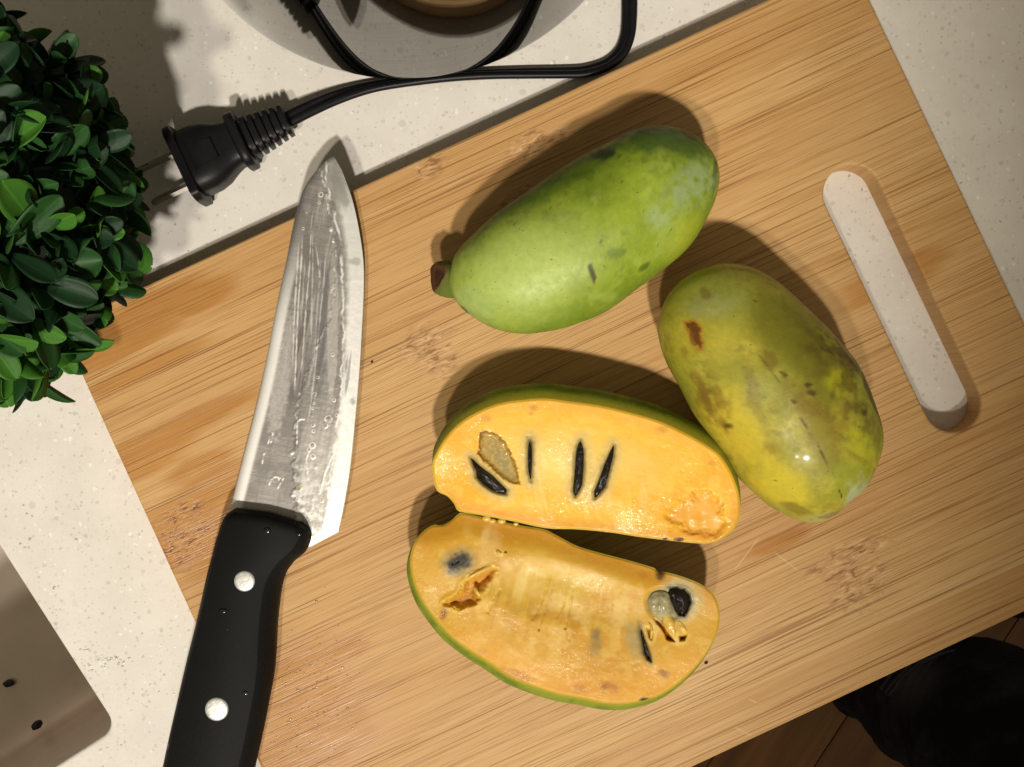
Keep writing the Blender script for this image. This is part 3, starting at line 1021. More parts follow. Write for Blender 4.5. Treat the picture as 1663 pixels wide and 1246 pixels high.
# ---- lower half
B_out = [(703, 853), (718, 853), (732, 846), (743, 836), (752, 833), (779, 839), (814, 847), (849, 854), (884, 860), (905, 870), (936, 886), (971, 897), (1017, 909), (1058, 921), (1065, 925), (1070, 930), (1077, 929), (1093, 932), (1118, 940), (1142, 951),
         (1160, 967), (1168, 987), (1168, 1015), (1156, 1047), (1135, 1078), (1107, 1106), (1076, 1127), (1048, 1137), (1017, 1143), (982, 1142), (943, 1134), (905, 1127), (867, 1115), (828, 1099), (793, 1076), (759, 1054), (727, 1029),
         (703, 1001), (682, 970), (670, 939), (666, 911), (671, 886), (685, 865)]
B_cav = [(722, 980), (735, 972), (748, 960), (757, 943), (770, 936), (786, 929), (800, 922), (805, 926), (801, 937), (790, 950), (777, 963), (779, 972), (770, 982), (752, 987), (740, 985), (730, 983)]
B_seed1 = [(1086, 955), (1098, 953), (1112, 956), (1120, 964), (1123, 978), (1118, 992), (1112, 1001), (1102, 1000), (1094, 990), (1088, 975), (1084, 964)]
B_aril = [(1049, 975), (1056, 961), (1070, 955), (1086, 956), (1086, 972), (1093, 990), (1098, 1003), (1092, 1012), (1080, 1014), (1070, 1010), (1060, 1002), (1052, 990)]
B_slit = [(1039, 1014), (1044, 1026), (1050, 1044), (1056, 1062), (1058, 1075), (1051, 1071), (1045, 1060), (1042, 1042), (1039, 1026)]
B_gap = [(1062, 1004), (1072, 1011), (1078, 1018), (1082, 1026), (1090, 1034), (1096, 1042), (1088, 1041), (1082, 1038), (1080, 1030), (1074, 1020), (1066, 1012)]
B_gap2 = [(1050, 1020), (1056, 1023), (1060, 1029), (1058, 1040), (1054, 1035)]
B_gap3 = [(1103, 1033), (1115, 1032), (1112, 1040), (1104, 1041)]
B_seed2 = [(728, 915), (735, 908), (746, 903), (754, 902), (760, 908), (760, 916), (752, 920), (742, 922), (732, 924)]


def B_h(px):
    n = fbm(px * 0.04, 91, 4) - 0.5
    n2 = fbm(px * 0.13, 92, 3) - 0.5
    z = (fbm(px * 0.010, 95, 2) - 0.5) * 0.0022 + n2 * 0.00012
    z = z - sst(5, -12, sdf(px, B_cav) + n2 * 8) * 0.0036
    z = z - sst(2, -6, sdf(px, B_seed1)) * 0.002
    z = z - sst(5, -5, sdf(px, B_aril)) * 0.0014
    for g in (B_slit, B_gap, B_gap2, B_gap3):
        z = z - sst(2, -4, sdf(px, g)) * 0.0032
    # raised shreds round the openings
    z = z + sst(7, 0, np.abs(sdf(px, B_cav) - 4 + n2 * 8)) * 0.0003
    for ln in ([(865, 1005), (876, 985), (888, 955), (893, 935)], [(925, 1000), (927, 975), (930, 955)], [(792, 995), (800, 975), (812, 958)], [(905, 1002), (917, 978)], [(924, 1040), (920, 1010)]):
        z = z - sst(2.6, 0.4, dline(px, ln) + n2 * 3) * 0.00035
    # the broad hollow the seeds left along the middle
    z = z - sst(1.15, 0.4, ell(px, 910, 965, 150, 48, 13)) * 0.0014
    e = sdf(px, cr(B_out, 140, True))
    z = z - sst(-4, 0, e) * 0.0004
    z = z - sst(40, 0, dline(px, [(690, 850), (752, 838), (884, 862), (1058, 922)])) * 0.0016
    return z


zB = BT + 0.0240
V, px, Fc, edge = face_mesh(B_out, 680, 96, zB, 0.0004, 0.0006, B_h)
nbB = 680
N1, N2, N3 = fbm(px * 0.011, 101, 4), fbm(px * 0.05, 102, 4), fbm(px * 0.2, 103, 3)
C = np.tile(alb(214, 162, 44), (len(px), 1))
C = mixc(C, alb(220, 182, 80), sst(1.15, 0.3, ell(px, 905, 955, 180, 62, 14) + N2 * 0.7 - 0.35) * 0.85)
C = mixc(C, alb(206, 146, 30), sst(0.42, 0.64, N1) * 0.7)
C = mixc(C, alb(230, 190, 96), sst(0.50, 0.68, N2) * 0.5)
stb = fbm(np.stack([px[:, 0] * 0.10 + px[:, 1] * 0.02, px[:, 1] * 0.012 - px[:, 0] * 0.004], 1), 104, 3)
C = mixc(C, alb(236, 204, 122), sst(0.5, 0.68, stb) * sst(1.15, 0.3, ell(px, 905, 965, 170, 60, 14)) * 0.55)
C = mixc(C, alb(190, 132, 30), sst(0.5, 0.36, stb) * sst(1.2, 0.4, ell(px, 900, 1010, 200, 60, 14)) * 0.35)
ed = sdf(px, cr(B_out, 140, True))
C = mixc(C, alb(204, 142, 38), sst(-44, -8, ed) * sst(940, 870, px[:, 1] - (px[:, 0] - 700) * 0.2) * 0.75)
C = mixc(C, alb(232, 166, 52), sst(-70, -20, ed) * sst(1010, 1080, px[:, 1] - (px[:, 0] - 900) * 0.1) * 0.6)
C = mixc(C, alb(176, 160, 46), sst(-4, 0, ed) * 0.8)
for (x, y, rx, ry, a, s, c_) in ((720, 997, 7, 16, 8, 0.75, (140, 78, 26)), (990, 1115, 20, 9, 20, 0.7, (176, 108, 40)), (980, 1117, 7, 8, 0, 0.5, (140, 80, 30)), (942, 1118, 17, 7, 8, 0.6, (190, 118, 40)), (840, 1096, 34, 8, 24, 0.6, (186, 120, 38)), (1078, 1094, 13, 9, 30, 0.75, (150, 90, 34)),
                                  (783, 1060, 10, 8, 0, 0.4, (196, 130, 48)), (968, 1045, 14, 28, 8, 0.6, (140, 122, 64)), (966, 1030, 10, 10, 0, 0.5, (110, 100, 66)), (835, 990, 16, 10, 0, 0.3, (190, 160, 84)), (905, 1000, 60, 12, 6, 0.4, (206, 140, 44)), (1045, 935, 12, 8, 20, 0.4, (196, 120, 40)),
                                  (1072, 934, 9, 12, 0, 0.9, (74, 44, 26)), (1046, 1136, 9, 4, -10, 0.95, (40, 30, 18)), (870, 1002, 14, 8, -20, 0.5, (180, 118, 40)), (905, 868, 40, 8, 20, 0.6, (206, 138, 30))):
    C = mixc(C, alb(*c_), sst(1.15, 0.3, ell(px, x, y, rx, ry, a) + N3 * 0.7 - 0.35) * s)
for (x, y, r) in ((875, 1024, 2.2), (918, 1022, 2.2)):
    C = mixc(C, alb(84, 44, 20), sst(1.2, 0.7, ell(px, x, y, r, r)) * 0.9)
for ln in ([(876, 1022), (888, 985), (900, 950)], [(920, 1020), (927, 985), (930, 960)], [(795, 1000), (812, 965)]):
    C = mixc(C, alb(168, 108, 40), sst(2.2, 0.3, dline(px, ln) + (N3 - 0.5) * 4) * 0.35)
for (x, y, rx, ry) in ((905, 980, 22, 20), (950, 1000, 18, 22), (935, 990, 10, 18), (870, 990, 14, 10), (1000, 1000, 24, 30)):
    C = mixc(C, alb(240, 206, 132), sst(1.1, 0.4, ell(px, x, y, rx, ry) + N3 * 1.4 - 0.7) * 0.45)
d = sdf(px, B_cav) + (fbm(px * 0.13, 92, 3) - 0.5) * 10
C = mixc(C, alb(206, 146, 54), sst(2, -6, d) * 0.9)
C = mixc(C, alb(168, 108, 30), sst(5, 0, dline(px, [(735, 982), (760, 968), (780, 950), (800, 928)])) * sst(2, -2, d) * 0.8)
C = mixc(C, alb(244, 208, 130), sst(6, 1, np.abs(d - 5)) * sst(0.42, 0.6, N3) * sst(960, 930, px[:, 1]) * 0.8)
C = mixc(C, alb(226, 186, 110), sst(1.1, 0.3, ell(px, 795, 885, 22, 40, 12) + N3 * 0.9 - 0.45) * 0.6)
C = mixc(C, alb(236, 200, 128), sst(1.1, 0.5, ell(px, 788, 870, 8, 16, 12)) * 0.5)
C = mixc(C, alb(250, 226, 160), sst(1.1, 0.5, ell(px, 810, 898, 8, 7) + N3 * 0.8 - 0.4) * 0.9)
d = sdf(px, B_seed2) + (N3 - 0.5) * 9
C = mixc(C, alb(150, 136, 100), sst(22, 2, d) * 0.8)
C = mixc(C, alb(150, 140, 108), sst(1.1, 0.3, ell(px, 742, 928, 18, 12) + N3 * 0.6 - 0.3) * 0.6)
C = mixc(C, alb(34, 31, 29), sst(10, -3, d) * 0.95)
d = sdf(px, B_seed1) + (N3 - 0.5) * 6
C = mixc(C, alb(190, 176, 124), sst(30, 6, ell(px, 1104, 975, 1, 1) - 18 + (N3 - 0.5) * 16) * 0.8)
C = mixc(C, alb(96, 90, 78), sst(9, 0, d) * 0.8)
C = mixc(C, alb(20, 16, 14), sst(1, -2, d) * 0.95)
d = sdf(px, B_aril) + (N3 - 0.5) * 5
C = mixc(C, alb(176, 164, 122), sst(3, -3, d) * 0.95)
C = mixc(C, alb(134, 126, 100), sst(0.48, 0.62, N2) * sst(-2, -6, d) * 0.5)
d = sdf(px, B_slit) + (N3 - 0.5) * 3
C = mixc(C, alb(168, 150, 98), sst(1.1, 0.2, ell(px, 1030, 1040, 20, 40, -14) + N3 * 0.5 - 0.25) * 0.75)
C = mixc(C, alb(110, 102, 78), sst(10, 0, d) * sst(1052, 1040, px[:, 0] - (px[:, 1] - 1014) * 0.28) * 0.75)
C = mixc(C, alb(196, 176, 122), sst(9, 1, d) * sst(1044, 1056, px[:, 0] - (px[:, 1] - 1014) * 0.28) * 0.6)
for g in (B_gap, B_gap2, B_gap3):
    d = sdf(px, g) + (N3 - 0.5) * 3
    C = mixc(C, alb(150, 88, 22), sst(1.5, -1.5, d) * 0.9)
    C = mixc(C, alb(240, 204, 116), sst(6, 2, np.abs(d - 4)) * sst(0.4, 0.6, N2) * 0.4)
half_b = thing('pawpaw_half', 'lower cut pawpaw half with torn hollows and a round black seed', 'fruit', (*P(920, 1000)[:2], BT), 'pawpaws on the cutting board')
mk('flesh', V, Fc, flesh_mat('deep_pawpaw_flesh', 0.22, 0.20), half_b, col=C)
Ve = V[-nbB:]
SV, SF = skin_mesh(Ve, 0, 0.02, (-0.0016, -0.0046), 16, 2.4)
N1 = fbm(SV * 150, 111, 4)
C = np.tile(alb(138, 150, 48), (len(SV), 1))
C = mixc(C, alb(108, 126, 36), sst(0.4, 0.65, N1))
C[:nbB] = alb(176, 158, 50)
so = mk('rind', SV, SF, M_green, half_b, col=C)
fix_normals(so)
pillow('seed', B_seed1, zB - 0.0016, 0.0032, M_seed, half_b, 11, 0.0007)
pillow('seed', B_slit, zB - 0.0022, 0.0014, M_seed, half_b, 12, 0.0003)
pillow('seed', [(729, 916), (738, 909), (748, 905), (754, 907), (752, 915), (742, 920), (733, 922)], zB - 0.0009, 0.0011, M_seed, half_b, 13, 0.0006)
M_aril = aril_mat('translucent_aril', alb(186, 172, 128), alb(150, 142, 112))
M_shred = aril_mat('pale_pulp', alb(232, 194, 104), alb(222, 176, 74))
pillow('aril', [(1052, 975), (1060, 963), (1074, 960), (1086, 964), (1090, 980), (1094, 998), (1086, 1006), (1074, 1004), (1062, 997), (1054, 987)], zB - 0.0008, 0.0020, M_aril, half_b, 14, 0.0006)
for i, pl_ in enumerate(([(1078, 992), (1090, 1000), (1097, 1015), (1101, 1034), (1098, 1042), (1092, 1034), (1082, 1022), (1076, 1008)], [(1098, 1006), (1108, 1008), (1116, 1020), (1118, 1030), (1108, 1030), (1101, 1020)],
                         [(1052, 1008), (1060, 1014), (1062, 1026), (1057, 1040), (1055, 1030), (1055, 1020)], [(770, 953), (776, 956), (780, 963), (786, 968), (782, 972), (775, 968), (770, 961)],
                         [(804, 893), (812, 892), (817, 898), (812, 905), (806, 902)], [(819, 896), (824, 897), (823, 902), (818, 901)], [(750, 940), (765, 930), (785, 920), (800, 914), (804, 920), (790, 928), (770, 936), (756, 945)])):
    pillow('pulp_shred', pl_, zB - 0.0006, 0.0014, M_shred, half_b, 20 + i, 0.0004, 28, 6)

# fruit bits between the halves
for i, (x, y, r) in enumerate(((790, 842, 0.0012), (800, 846, 0.0009), (815, 846, 0.0011), (838, 851, 0.0007))):
    blob('pulp_shred', P(x, y, zB + 0.0005), r * 1.4, r, r * 0.7, M_shred, half_b, 30 + i)

# ------------------------------------------------------------------ kitchen knife
knife = thing('kitchen_knife', 'chef knife with wet steel blade and riveted black handle, left on the board', 'knife', (*P(450, 800)[:2], BT))
S = [(356, 890), (367, 848), (378, 809), (394, 745), (414, 667), (430, 596), (449, 498), (463, 433), (476, 367), (484.5, 334), (495, 304), (514, 277), (529, 262), (541, 252)]
E = [(503, 889), (550, 864), (559, 822), (569, 760), (577, 684), (584, 602), (588.5, 525), (591, 465), (590, 422), (583, 373), (572, 324), (558, 284), (551, 269), (541.5, 252.5)]
Sd, Ed = cr(S[1:], 520), cr(E[1:], 520)
Sd = np.concatenate([np.linspace(S[0], S[1], 14)[:-1], Sd])
Ed = np.concatenate([np.linspace(E[0], E[1], 14)[:-1], Ed])
nrow, ncol = len(Sd), 130
cc = np.linspace(0, 1, ncol)
px = (Sd[:, None, :] + (Ed - Sd)[:, None, :] * cc[None, :, None]).reshape(-1, 2)
tt = np.repeat(np.linspace(0, 1, nrow), ncol)
cx = np.tile(cc, nrow)
wid = np.repeat(np.linalg.norm(Ed - Sd, axis=1), ncol)
de = (1 - cx) * wid              # px from cutting edge
ds = cx * wid                    # px from spine
zk = BT + 0.0078 - 0.0012 * tt
prof = 0.0011 * (1 - np.exp(-ds / 4.0)) - 0.00035 * cx
bev = np.clip((26 - de) / 26, 0, 1)
prof = prof - bev ** 1.1 * 0.0011
# film of juice on the blade: edge line runs from heel to tip
film_x = np.interp(px[:, 1], [252, 330, 420, 520, 640, 690, 760, 830, 890], [520, 534, 548, 536, 487, 482, 476, 482, 490])
nA, nB_, nC = fbm(px * 0.03, 131, 4), fbm(px * 0.11, 132, 3), fbm(np.stack([px[:, 0] * 0.18 + px[:, 1] * 0.035, px[:, 1] * 0.012], 1), 133, 4)
brush = fbm(np.stack([px[:, 0] * 0.03 + px[:, 1] * 0.0, (px[:, 1] - px[:, 0] * 0.2) * 0.7], 1), 134, 3)
fe = px[:, 0] - film_x + (nB_ - 0.5) * 14
film = sst(-2, 2, fe)
prof = prof + film * 0.00012 + sst(5, 0, np.abs(fe)) * 0.00007 + (nB_ - 0.5) * 0.00008 * film + (nC - 0.5) * 0.00012 * film
base_c = np.tile(np.array([0.41, 0.385, 0.37]), (len(px), 1))
brush2 = fbm(np.stack([px[:, 0] * 0.02, (px[:, 1] - px[:, 0] * 0.2) * 1.6], 1), 144, 2)
C = base_c * (0.66 + 0.40 * brush + 0.30 * brush2)[:, None]
C = mixc(C, (0.30, 0.28, 0.27), sst(0.46, 0.62, nA) * 0.5 * (1 - sst(0, 40, fe) * 0.5))
# frosted smear
fsm = sst(1.1, 0.75, ell(px, 460, 610, 17, 105, 8) + (fbm(px * 0.16, 135, 3) - 0.5) * 0.8)
C = mixc(C, (0.58, 0.545, 0.52), fsm * (0.35 + 0.75 * fbm(px * 0.45, 136, 2)))
dk = sst(1.1, 0.6, ell(px, 486, 580, 13, 95, 9) + (nB_ - 0.5) * 0.6)
C = mixc(C, (0.20, 0.18, 0.175), dk * 0.6)
# streaks wiped along the blade
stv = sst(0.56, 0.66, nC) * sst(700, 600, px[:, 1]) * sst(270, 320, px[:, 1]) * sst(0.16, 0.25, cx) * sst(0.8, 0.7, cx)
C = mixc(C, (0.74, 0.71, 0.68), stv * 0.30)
std = sst(0.44, 0.36, nC) * sst(0.16, 0.3, cx) * sst(0.85, 0.7, cx)
C = mixc(C, (0.30, 0.29, 0.285), std * 0.35)
C = mixc(C, (0.66, 0.62, 0.58), sst(4, 20, px[:, 0] - film_x) * sst(640, 720, px[:, 1]) * 0.55)
C = mixc(C, (0.26, 0.26, 0.27), sst(1.1, 0.75, ell(px, 523, 540, 9, 120, 3) + (nB_ - 0.5) * 0.5) * 0.6)
C = mixc(C, (0.60, 0.57, 0.53), sst(1.1, 0.8, ell(px, 541, 530, 9, 130, 1) + (nB_ - 0.5) * 0.4) * 0.7)
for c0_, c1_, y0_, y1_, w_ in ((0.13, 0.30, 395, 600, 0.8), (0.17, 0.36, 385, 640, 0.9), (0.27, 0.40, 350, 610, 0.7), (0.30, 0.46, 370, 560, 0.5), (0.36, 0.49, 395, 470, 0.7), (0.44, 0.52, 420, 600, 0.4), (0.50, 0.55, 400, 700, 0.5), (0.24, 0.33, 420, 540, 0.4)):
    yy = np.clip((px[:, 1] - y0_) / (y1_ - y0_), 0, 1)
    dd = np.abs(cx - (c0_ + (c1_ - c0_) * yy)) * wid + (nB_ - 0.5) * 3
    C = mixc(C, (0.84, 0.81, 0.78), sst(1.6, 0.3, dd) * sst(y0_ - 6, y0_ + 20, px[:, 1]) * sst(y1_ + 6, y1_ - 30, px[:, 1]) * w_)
# second film edge nearer the cutting edge
e2x = np.interp(px[:, 1], [252, 300, 350, 400, 470, 560, 660, 720, 780, 840, 890], [528, 533, 545, 556, 557, 559, 553, 545, 536, 530, 520])
f2 = px[:, 0] - e2x + (fbm(px * 0.09, 137, 3) - 0.5) * 9
C = mixc(C, (0.62, 0.60, 0.56), sst(0, 6, f2) * 0.55)
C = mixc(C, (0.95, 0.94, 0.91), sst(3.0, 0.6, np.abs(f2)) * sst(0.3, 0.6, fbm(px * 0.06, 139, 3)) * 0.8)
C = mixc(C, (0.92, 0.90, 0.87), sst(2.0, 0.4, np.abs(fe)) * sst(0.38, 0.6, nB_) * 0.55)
# ground bevel, with the bright reflection along it painted in
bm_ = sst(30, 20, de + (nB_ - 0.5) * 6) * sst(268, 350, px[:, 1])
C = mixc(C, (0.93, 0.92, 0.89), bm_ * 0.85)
C = mixc(C, (0.40, 0.40, 0.38), sst(1.1, 0.5, ell(px, 552, 310, 14, 40, -20) + (nB_ - 0.5) * 0.8) * 0.55)
C = mixc(C, (0.55, 0.55, 0.52), sst(1.1, 0.6, ell(px, 576, 425, 12, 7) + (nB_ - 0.5) * 1.0) * 0.6)
C = mixc(C, (0.45, 0.44, 0.42), sst(1.1, 0.6, ell(px, 573, 652, 6, 9) + (nB_ - 0.5) * 1.0) * 0.7)
C = mixc(C, (0.36, 0.36, 0.37), sst(0.50, 0.62, nC) * sst(1.1, 0.7, ell(px, 567, 560, 5, 100, 3)) * 0.7)
# bright wash near the heel
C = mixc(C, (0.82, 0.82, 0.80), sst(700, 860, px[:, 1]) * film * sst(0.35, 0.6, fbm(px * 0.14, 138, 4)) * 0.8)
# spine highlight, painted into the colour
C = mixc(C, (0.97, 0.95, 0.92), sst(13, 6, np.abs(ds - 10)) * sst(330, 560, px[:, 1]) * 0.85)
# drops and rings
ringm = np.zeros(len(px))
dropz = np.zeros(len(px))
for (x, y, r) in ((522, 317, 3.5), (519, 330, 2), (530, 322, 2), (534, 680, 5.5), (529, 691, 4), (508, 723, 4.6), (503, 730, 3), (509, 741, 3.6), (513, 758, 2.2), (547, 674, 2.4), (543, 650, 2.6), (512, 640, 2.6), (517, 613, 2.2), (495, 631, 2), (508, 663, 2.2), (509, 690, 2.6), (510, 700, 2.4),
                  (486, 793, 3.4), (484, 811, 2.6), (523, 813, 2.4), (493, 372, 2), (499, 345, 2), (553, 609, 2), (541, 576, 2.4), (511, 655, 2), (507, 675, 2), (507, 707, 1.8), (549, 792, 2.4), (533, 790, 2)):
    q = ell(px, x, y, r, r)
    ringm = np.maximum(ringm, sst(0.34, 0.05, np.abs(q - 1)))
    dropz += np.clip(1 - q * q, 0, 1) * r * 0.00004
    C = mixc(C, (0.34, 0.31, 0.27), sst(0.9, 0.5, q) * 0.5)
for ln in ([(484, 685), (483, 700), (483, 720)], [(484, 685), (488, 681), (495, 681)], [(436, 720), (443, 703)], [(441, 718), (444, 704)], [(427, 752), (428, 740), (431, 735)], [(438, 787), (441, 778), (448, 774), (456, 776)], [(452, 775), (456, 784), (452, 792), (456, 784), (461, 777)],
           [(458, 565), (461, 556)], [(520, 800), (528, 770), (540, 740)], [(500, 770), (498, 745), (502, 735)]):
    ringm = np.maximum(ringm, sst(1.7, 0.5, dline(px, ln)))
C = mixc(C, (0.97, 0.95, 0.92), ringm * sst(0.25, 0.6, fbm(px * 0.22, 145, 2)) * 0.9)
C = mixc(C, (0.40, 0.30, 0.10), sst(1.1, 0.7, ell(px, 511, 872, 7, 6) + (nB_ - 0.5) * 0.8) * 0.9)
C = mixc(C, (0.42, 0.33, 0.12), sst(1.1, 0.7, ell(px, 487, 793, 5, 4) + (nB_ - 0.5) * 0.8) * 0.6)
ztop = zk + prof + ringm * 0.00005 + dropz * 0.4
zbot = zk - 0.0011 * (1 - np.exp(-ds / 4.0)) + bev * 0.0009
k_ = (H - zk) / F
X, Y = (px[:, 0] - 831.5) * k_, (623 - px[:, 1]) * k_
V = np.concatenate([np.stack([X, Y, ztop], 1), np.stack([X, Y, np.minimum(zbot, ztop - 0.0001)], 1)])
nn = len(px)
Fc = grid_faces(nrow, ncol)
Fb = [tuple(i + nn for i in f[::-1]) for f in Fc]
rim = []
for r in range(nrow - 1):
    for c_ in (0, ncol - 1):
        a, b = r * ncol + c_, (r + 1) * ncol + c_
        rim.append((a, b, b + nn, a + nn))
for r in (0, nrow - 1):
    for c_ in range(ncol - 1):
        a, b = r * ncol + c_, r * ncol + c_ + 1
        rim.append((a, b, b + nn, a + nn))


def blade_mat():
    t = NT('wet_blade_steel')
    c, a = t.attr()
    o = t.obj()
    sep = t.n('ShaderNodeSeparateColor')
    t.put(sep.inputs[0], c)
    br = sep.outputs[0]
    n = t.noise(o, 1500, 2)
    t.set(Base_Color=c, Metallic=t.rng(br, 0.3, 0.95, 0.72, 0.45), Roughness=t.rng(br, 0.3, 0.95, 0.34, 0.5), Coat_Weight=0.25, Coat_Roughness=0.12)
    t.bump(n, 0.05, 0.0003)
    return t.m


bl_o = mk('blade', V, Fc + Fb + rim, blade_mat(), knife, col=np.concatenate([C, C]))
fix_normals(bl_o)

Lh = [(384, 825), (372, 834), (364, 850), (356, 875), (349, 902), (340, 936), (326, 1000), (308, 1072), (294, 1133), (281, 1190), (269, 1246), (258, 1300), (252, 1345), (258, 1366), (275, 1378)]
Rh = [(492, 848), (505, 860), (505.5, 875), (496, 896), (476, 914), (458, 946), (448.5, 1010), (444, 1090), (434, 1150), (423, 1205), (410, 1262), (398, 1320), (386, 1362), (374, 1380), (350, 1388)]
Ld, Rd = cr(Lh, 150), cr(Rh, 150)
hz0, hz1 = BT + 0.0003, BT + 0.0172
zm = (hz0 + hz1) / 2
V = []
nprof = 13
for i in range(150):
    t_ = i / 149
    L_, R_ = Ld[i], Rd[i]
    w_ = np.linalg.norm(R_ - L_)
    fl_ = min(1.0, i / 14.0)                      # front rounding
    bk = min(1.0, (149 - i) / 8.0)
    rise = math.sqrt(1 - (1 - min(1, i / 6.0)) ** 2) * math.sqrt(max(0.05, 1 - (1 - bk) ** 2))
    li = (7 + 4 * t_) / w_
    ri = (19 * fl_ + 6 * (1 - fl_)) / w_
    bulge = np.array([0.22, -0.97]) * 6.0 * max(0, 1 - i / 12.0)
    prof_ = [(0.03, -0.97), (0.0, -0.75), (0.0, 0.0), (0.0, 0.55), (li * 0.5, 0.80), (li, 0.965), (li * 1.15, 1.0), (0.5, 1.0), (1 - ri * 1.10, 1.0), (1 - ri, 0.975), (1 - ri * 0.35, 0.60), (1.0, 0.0), (0.97, -0.97)]
    for c_, zz in prof_:
        p = L_ + (R_ - L_) * c_ + bulge * (4 * c_ * (1 - c_))
        top_sag = 0.00025 * (1 - t_)
        z = zm + zz * (hz1 - zm) * (0.30 + 0.70 * rise) - top_sag
        x, y, _ = P(p[0], p[1], zm)
        V.append((x, y, z))
Fh = grid_faces(150, nprof, True) + [tuple(range(nprof))[::-1], tuple(149 * nprof + k for k in range(nprof))]
t = NT('black_handle_polymer')
o_ = t.obj()
n_ = t.noise(o_, 2500, 2)
sm = t.step(t.noise(o_, 120, 2), 0.70, 0.76)
t.set(Base_Color=t.mix(t.rng(n_, 0.3, 0.7, 0, 1), (0.007, 0.007, 0.0072), (0.012, 0.012, 0.0122)), Roughness=t.rng(sm, 0, 1, 0.55, 0.25), Specular_IOR_Level=0.07)
t.bump(n_, 0.12, 0.0003)
M_handle = t.m
ho = mk('handle', V, Fh, M_handle, knife)
fix_normals(ho)
t = NT('rivet_steel')
o_ = t.obj()
ln_ = t.vec('LENGTH', t.scale(o_, (1, 1, 0)))
t.set(Base_Color=t.mix(t.rng(t.noise(o_, 900, 3), 0.3, 0.7, 0, 1), (0.62, 0.62, 0.61), (0.82, 0.82, 0.80)), Metallic=0.55, Roughness=0.34)
t.bump(t.noise(t.scale(o_, (900, 900, 900)), 1, 3), 0.25, 0.0003)
M_rivet = t.m
for (x, y, r) in ((397, 944, 0.0038), (352, 1152, 0.0043), (303, 1345, 0.0041)):
    z = hz1 - 0.0001
    V = []
    for rr, dz in ((1.06, -0.0006), (1.0, 0.0001), (0.93, 0.00035), (0.8, 0.00045), (0.4, 0.00048), (0.02, 0.0005)):
        for k in range(40):
            a = 2 * math.pi * k / 40
            V.append((rr * r * math.cos(a), rr * r * math.sin(a), dz))
    ro = mk('rivet', V, grid_faces(6, 40, True), M_rivet, None)
    ro.location = P(x, y, z)
    ro.parent = knife
    ro.matrix_parent_inverse = knife.matrix_world.inverted()

# water drops standing on the handle
def water_mat():
    t = NT('water')
    tr, gl, ms, fr_ = t.n('ShaderNodeBsdfTransparent'), t.n('ShaderNodeBsdfGlossy'), t.n('ShaderNodeMixShader'), t.n('ShaderNodeFresnel')
    fr_.inputs['IOR'].default_value = 1.45
    gl.inputs['Roughness'].default_value = 0.12
    t.t.links.new(fr_.outputs[0], ms.inputs[0])
    t.t.links.new(tr.outputs[0], ms.inputs[1])
    t.t.links.new(gl.outputs[0], ms.inputs[2])
    t.t.links.new(ms.outputs[0], t.t.nodes['Material Output'].inputs[0])
    return t.m


M_water = water_mat()

# ------------------------------------------------------------------ polished steel appliance and its cord
kc = P(660, -252)[:2]
KR = 393 / F * H
kettle = thing('steel_appliance', 'mirror polished round steel appliance at the top of the counter', 'appliance', (kc[0], kc[1], 0))
t = NT('polished_steel')
o_ = t.obj()
sc_n = t.noise(t.scale(o_, (30, 30, 900)), 1, 2)
t.set(Base_Color=t.mix(t.rng(sc_n, 0.3, 0.7, 0, 1), (0.112, 0.110, 0.107), (0.148, 0.146, 0.142)), Metallic=1.0, Roughness=0.03)
M_mirror = t.m


def lathe(name, prof, c, mat, parent, n=128):
    V = []
    for r, z in prof:
        for k in range(n):
            a = 2 * math.pi * k / n
            V.append((c[0] + r * math.cos(a), c[1] + r * math.sin(a), z))
    f = grid_faces(len(prof), n, True)
    o = mk(name, V, f, mat, parent)
    return o


hw = 0.150
prof = [(KR - 0.004, 0.0082), (KR - 0.0012, 0.0086), (KR - 0.0003, 0.0096), (KR, 0.0112)] + [(KR + 0.0012 * (z / hw), z) for z in np.linspace(0.014, hw, 14)] + \
       [(KR + 0.001 - 0.004 * (1 - math.cos(a)), hw + 0.006 * math.sin(a)) for a in np.linspace(0.2, math.pi / 2, 5)] + [(KR - 0.006, hw + 0.006)]
lathe('body', prof, kc, M_mirror, kettle)
lathe('base_ring', [(0.001, 0.0), (KR - 0.012, 0.0), (KR - 0.010, 0.001), (KR - 0.010, 0.0084), (KR - 0.0035, 0.0084)], kc, plain('base_plastic', (0.012, 0.012, 0.012), 0.5), kettle)
lid = lathe('lid', [(KR - 0.0065, hw + 0.0055)] + [((KR - 0.007) * math.cos(a), hw + 0.007 + 0.028 * math.sin(a)) for a in np.linspace(0.05, math.pi / 2 - 0.01, 14)], kc, M_mirror, kettle)
lathe('knob', [(0.006, hw + 0.030), (0.007, hw + 0.040), (0.014, hw + 0.044), (0.016, hw + 0.050), (0.012, hw + 0.056), (0.0005, hw + 0.058)], kc, plain('knob_plastic', (0.01, 0.01, 0.01), 0.4), kettle, 40)

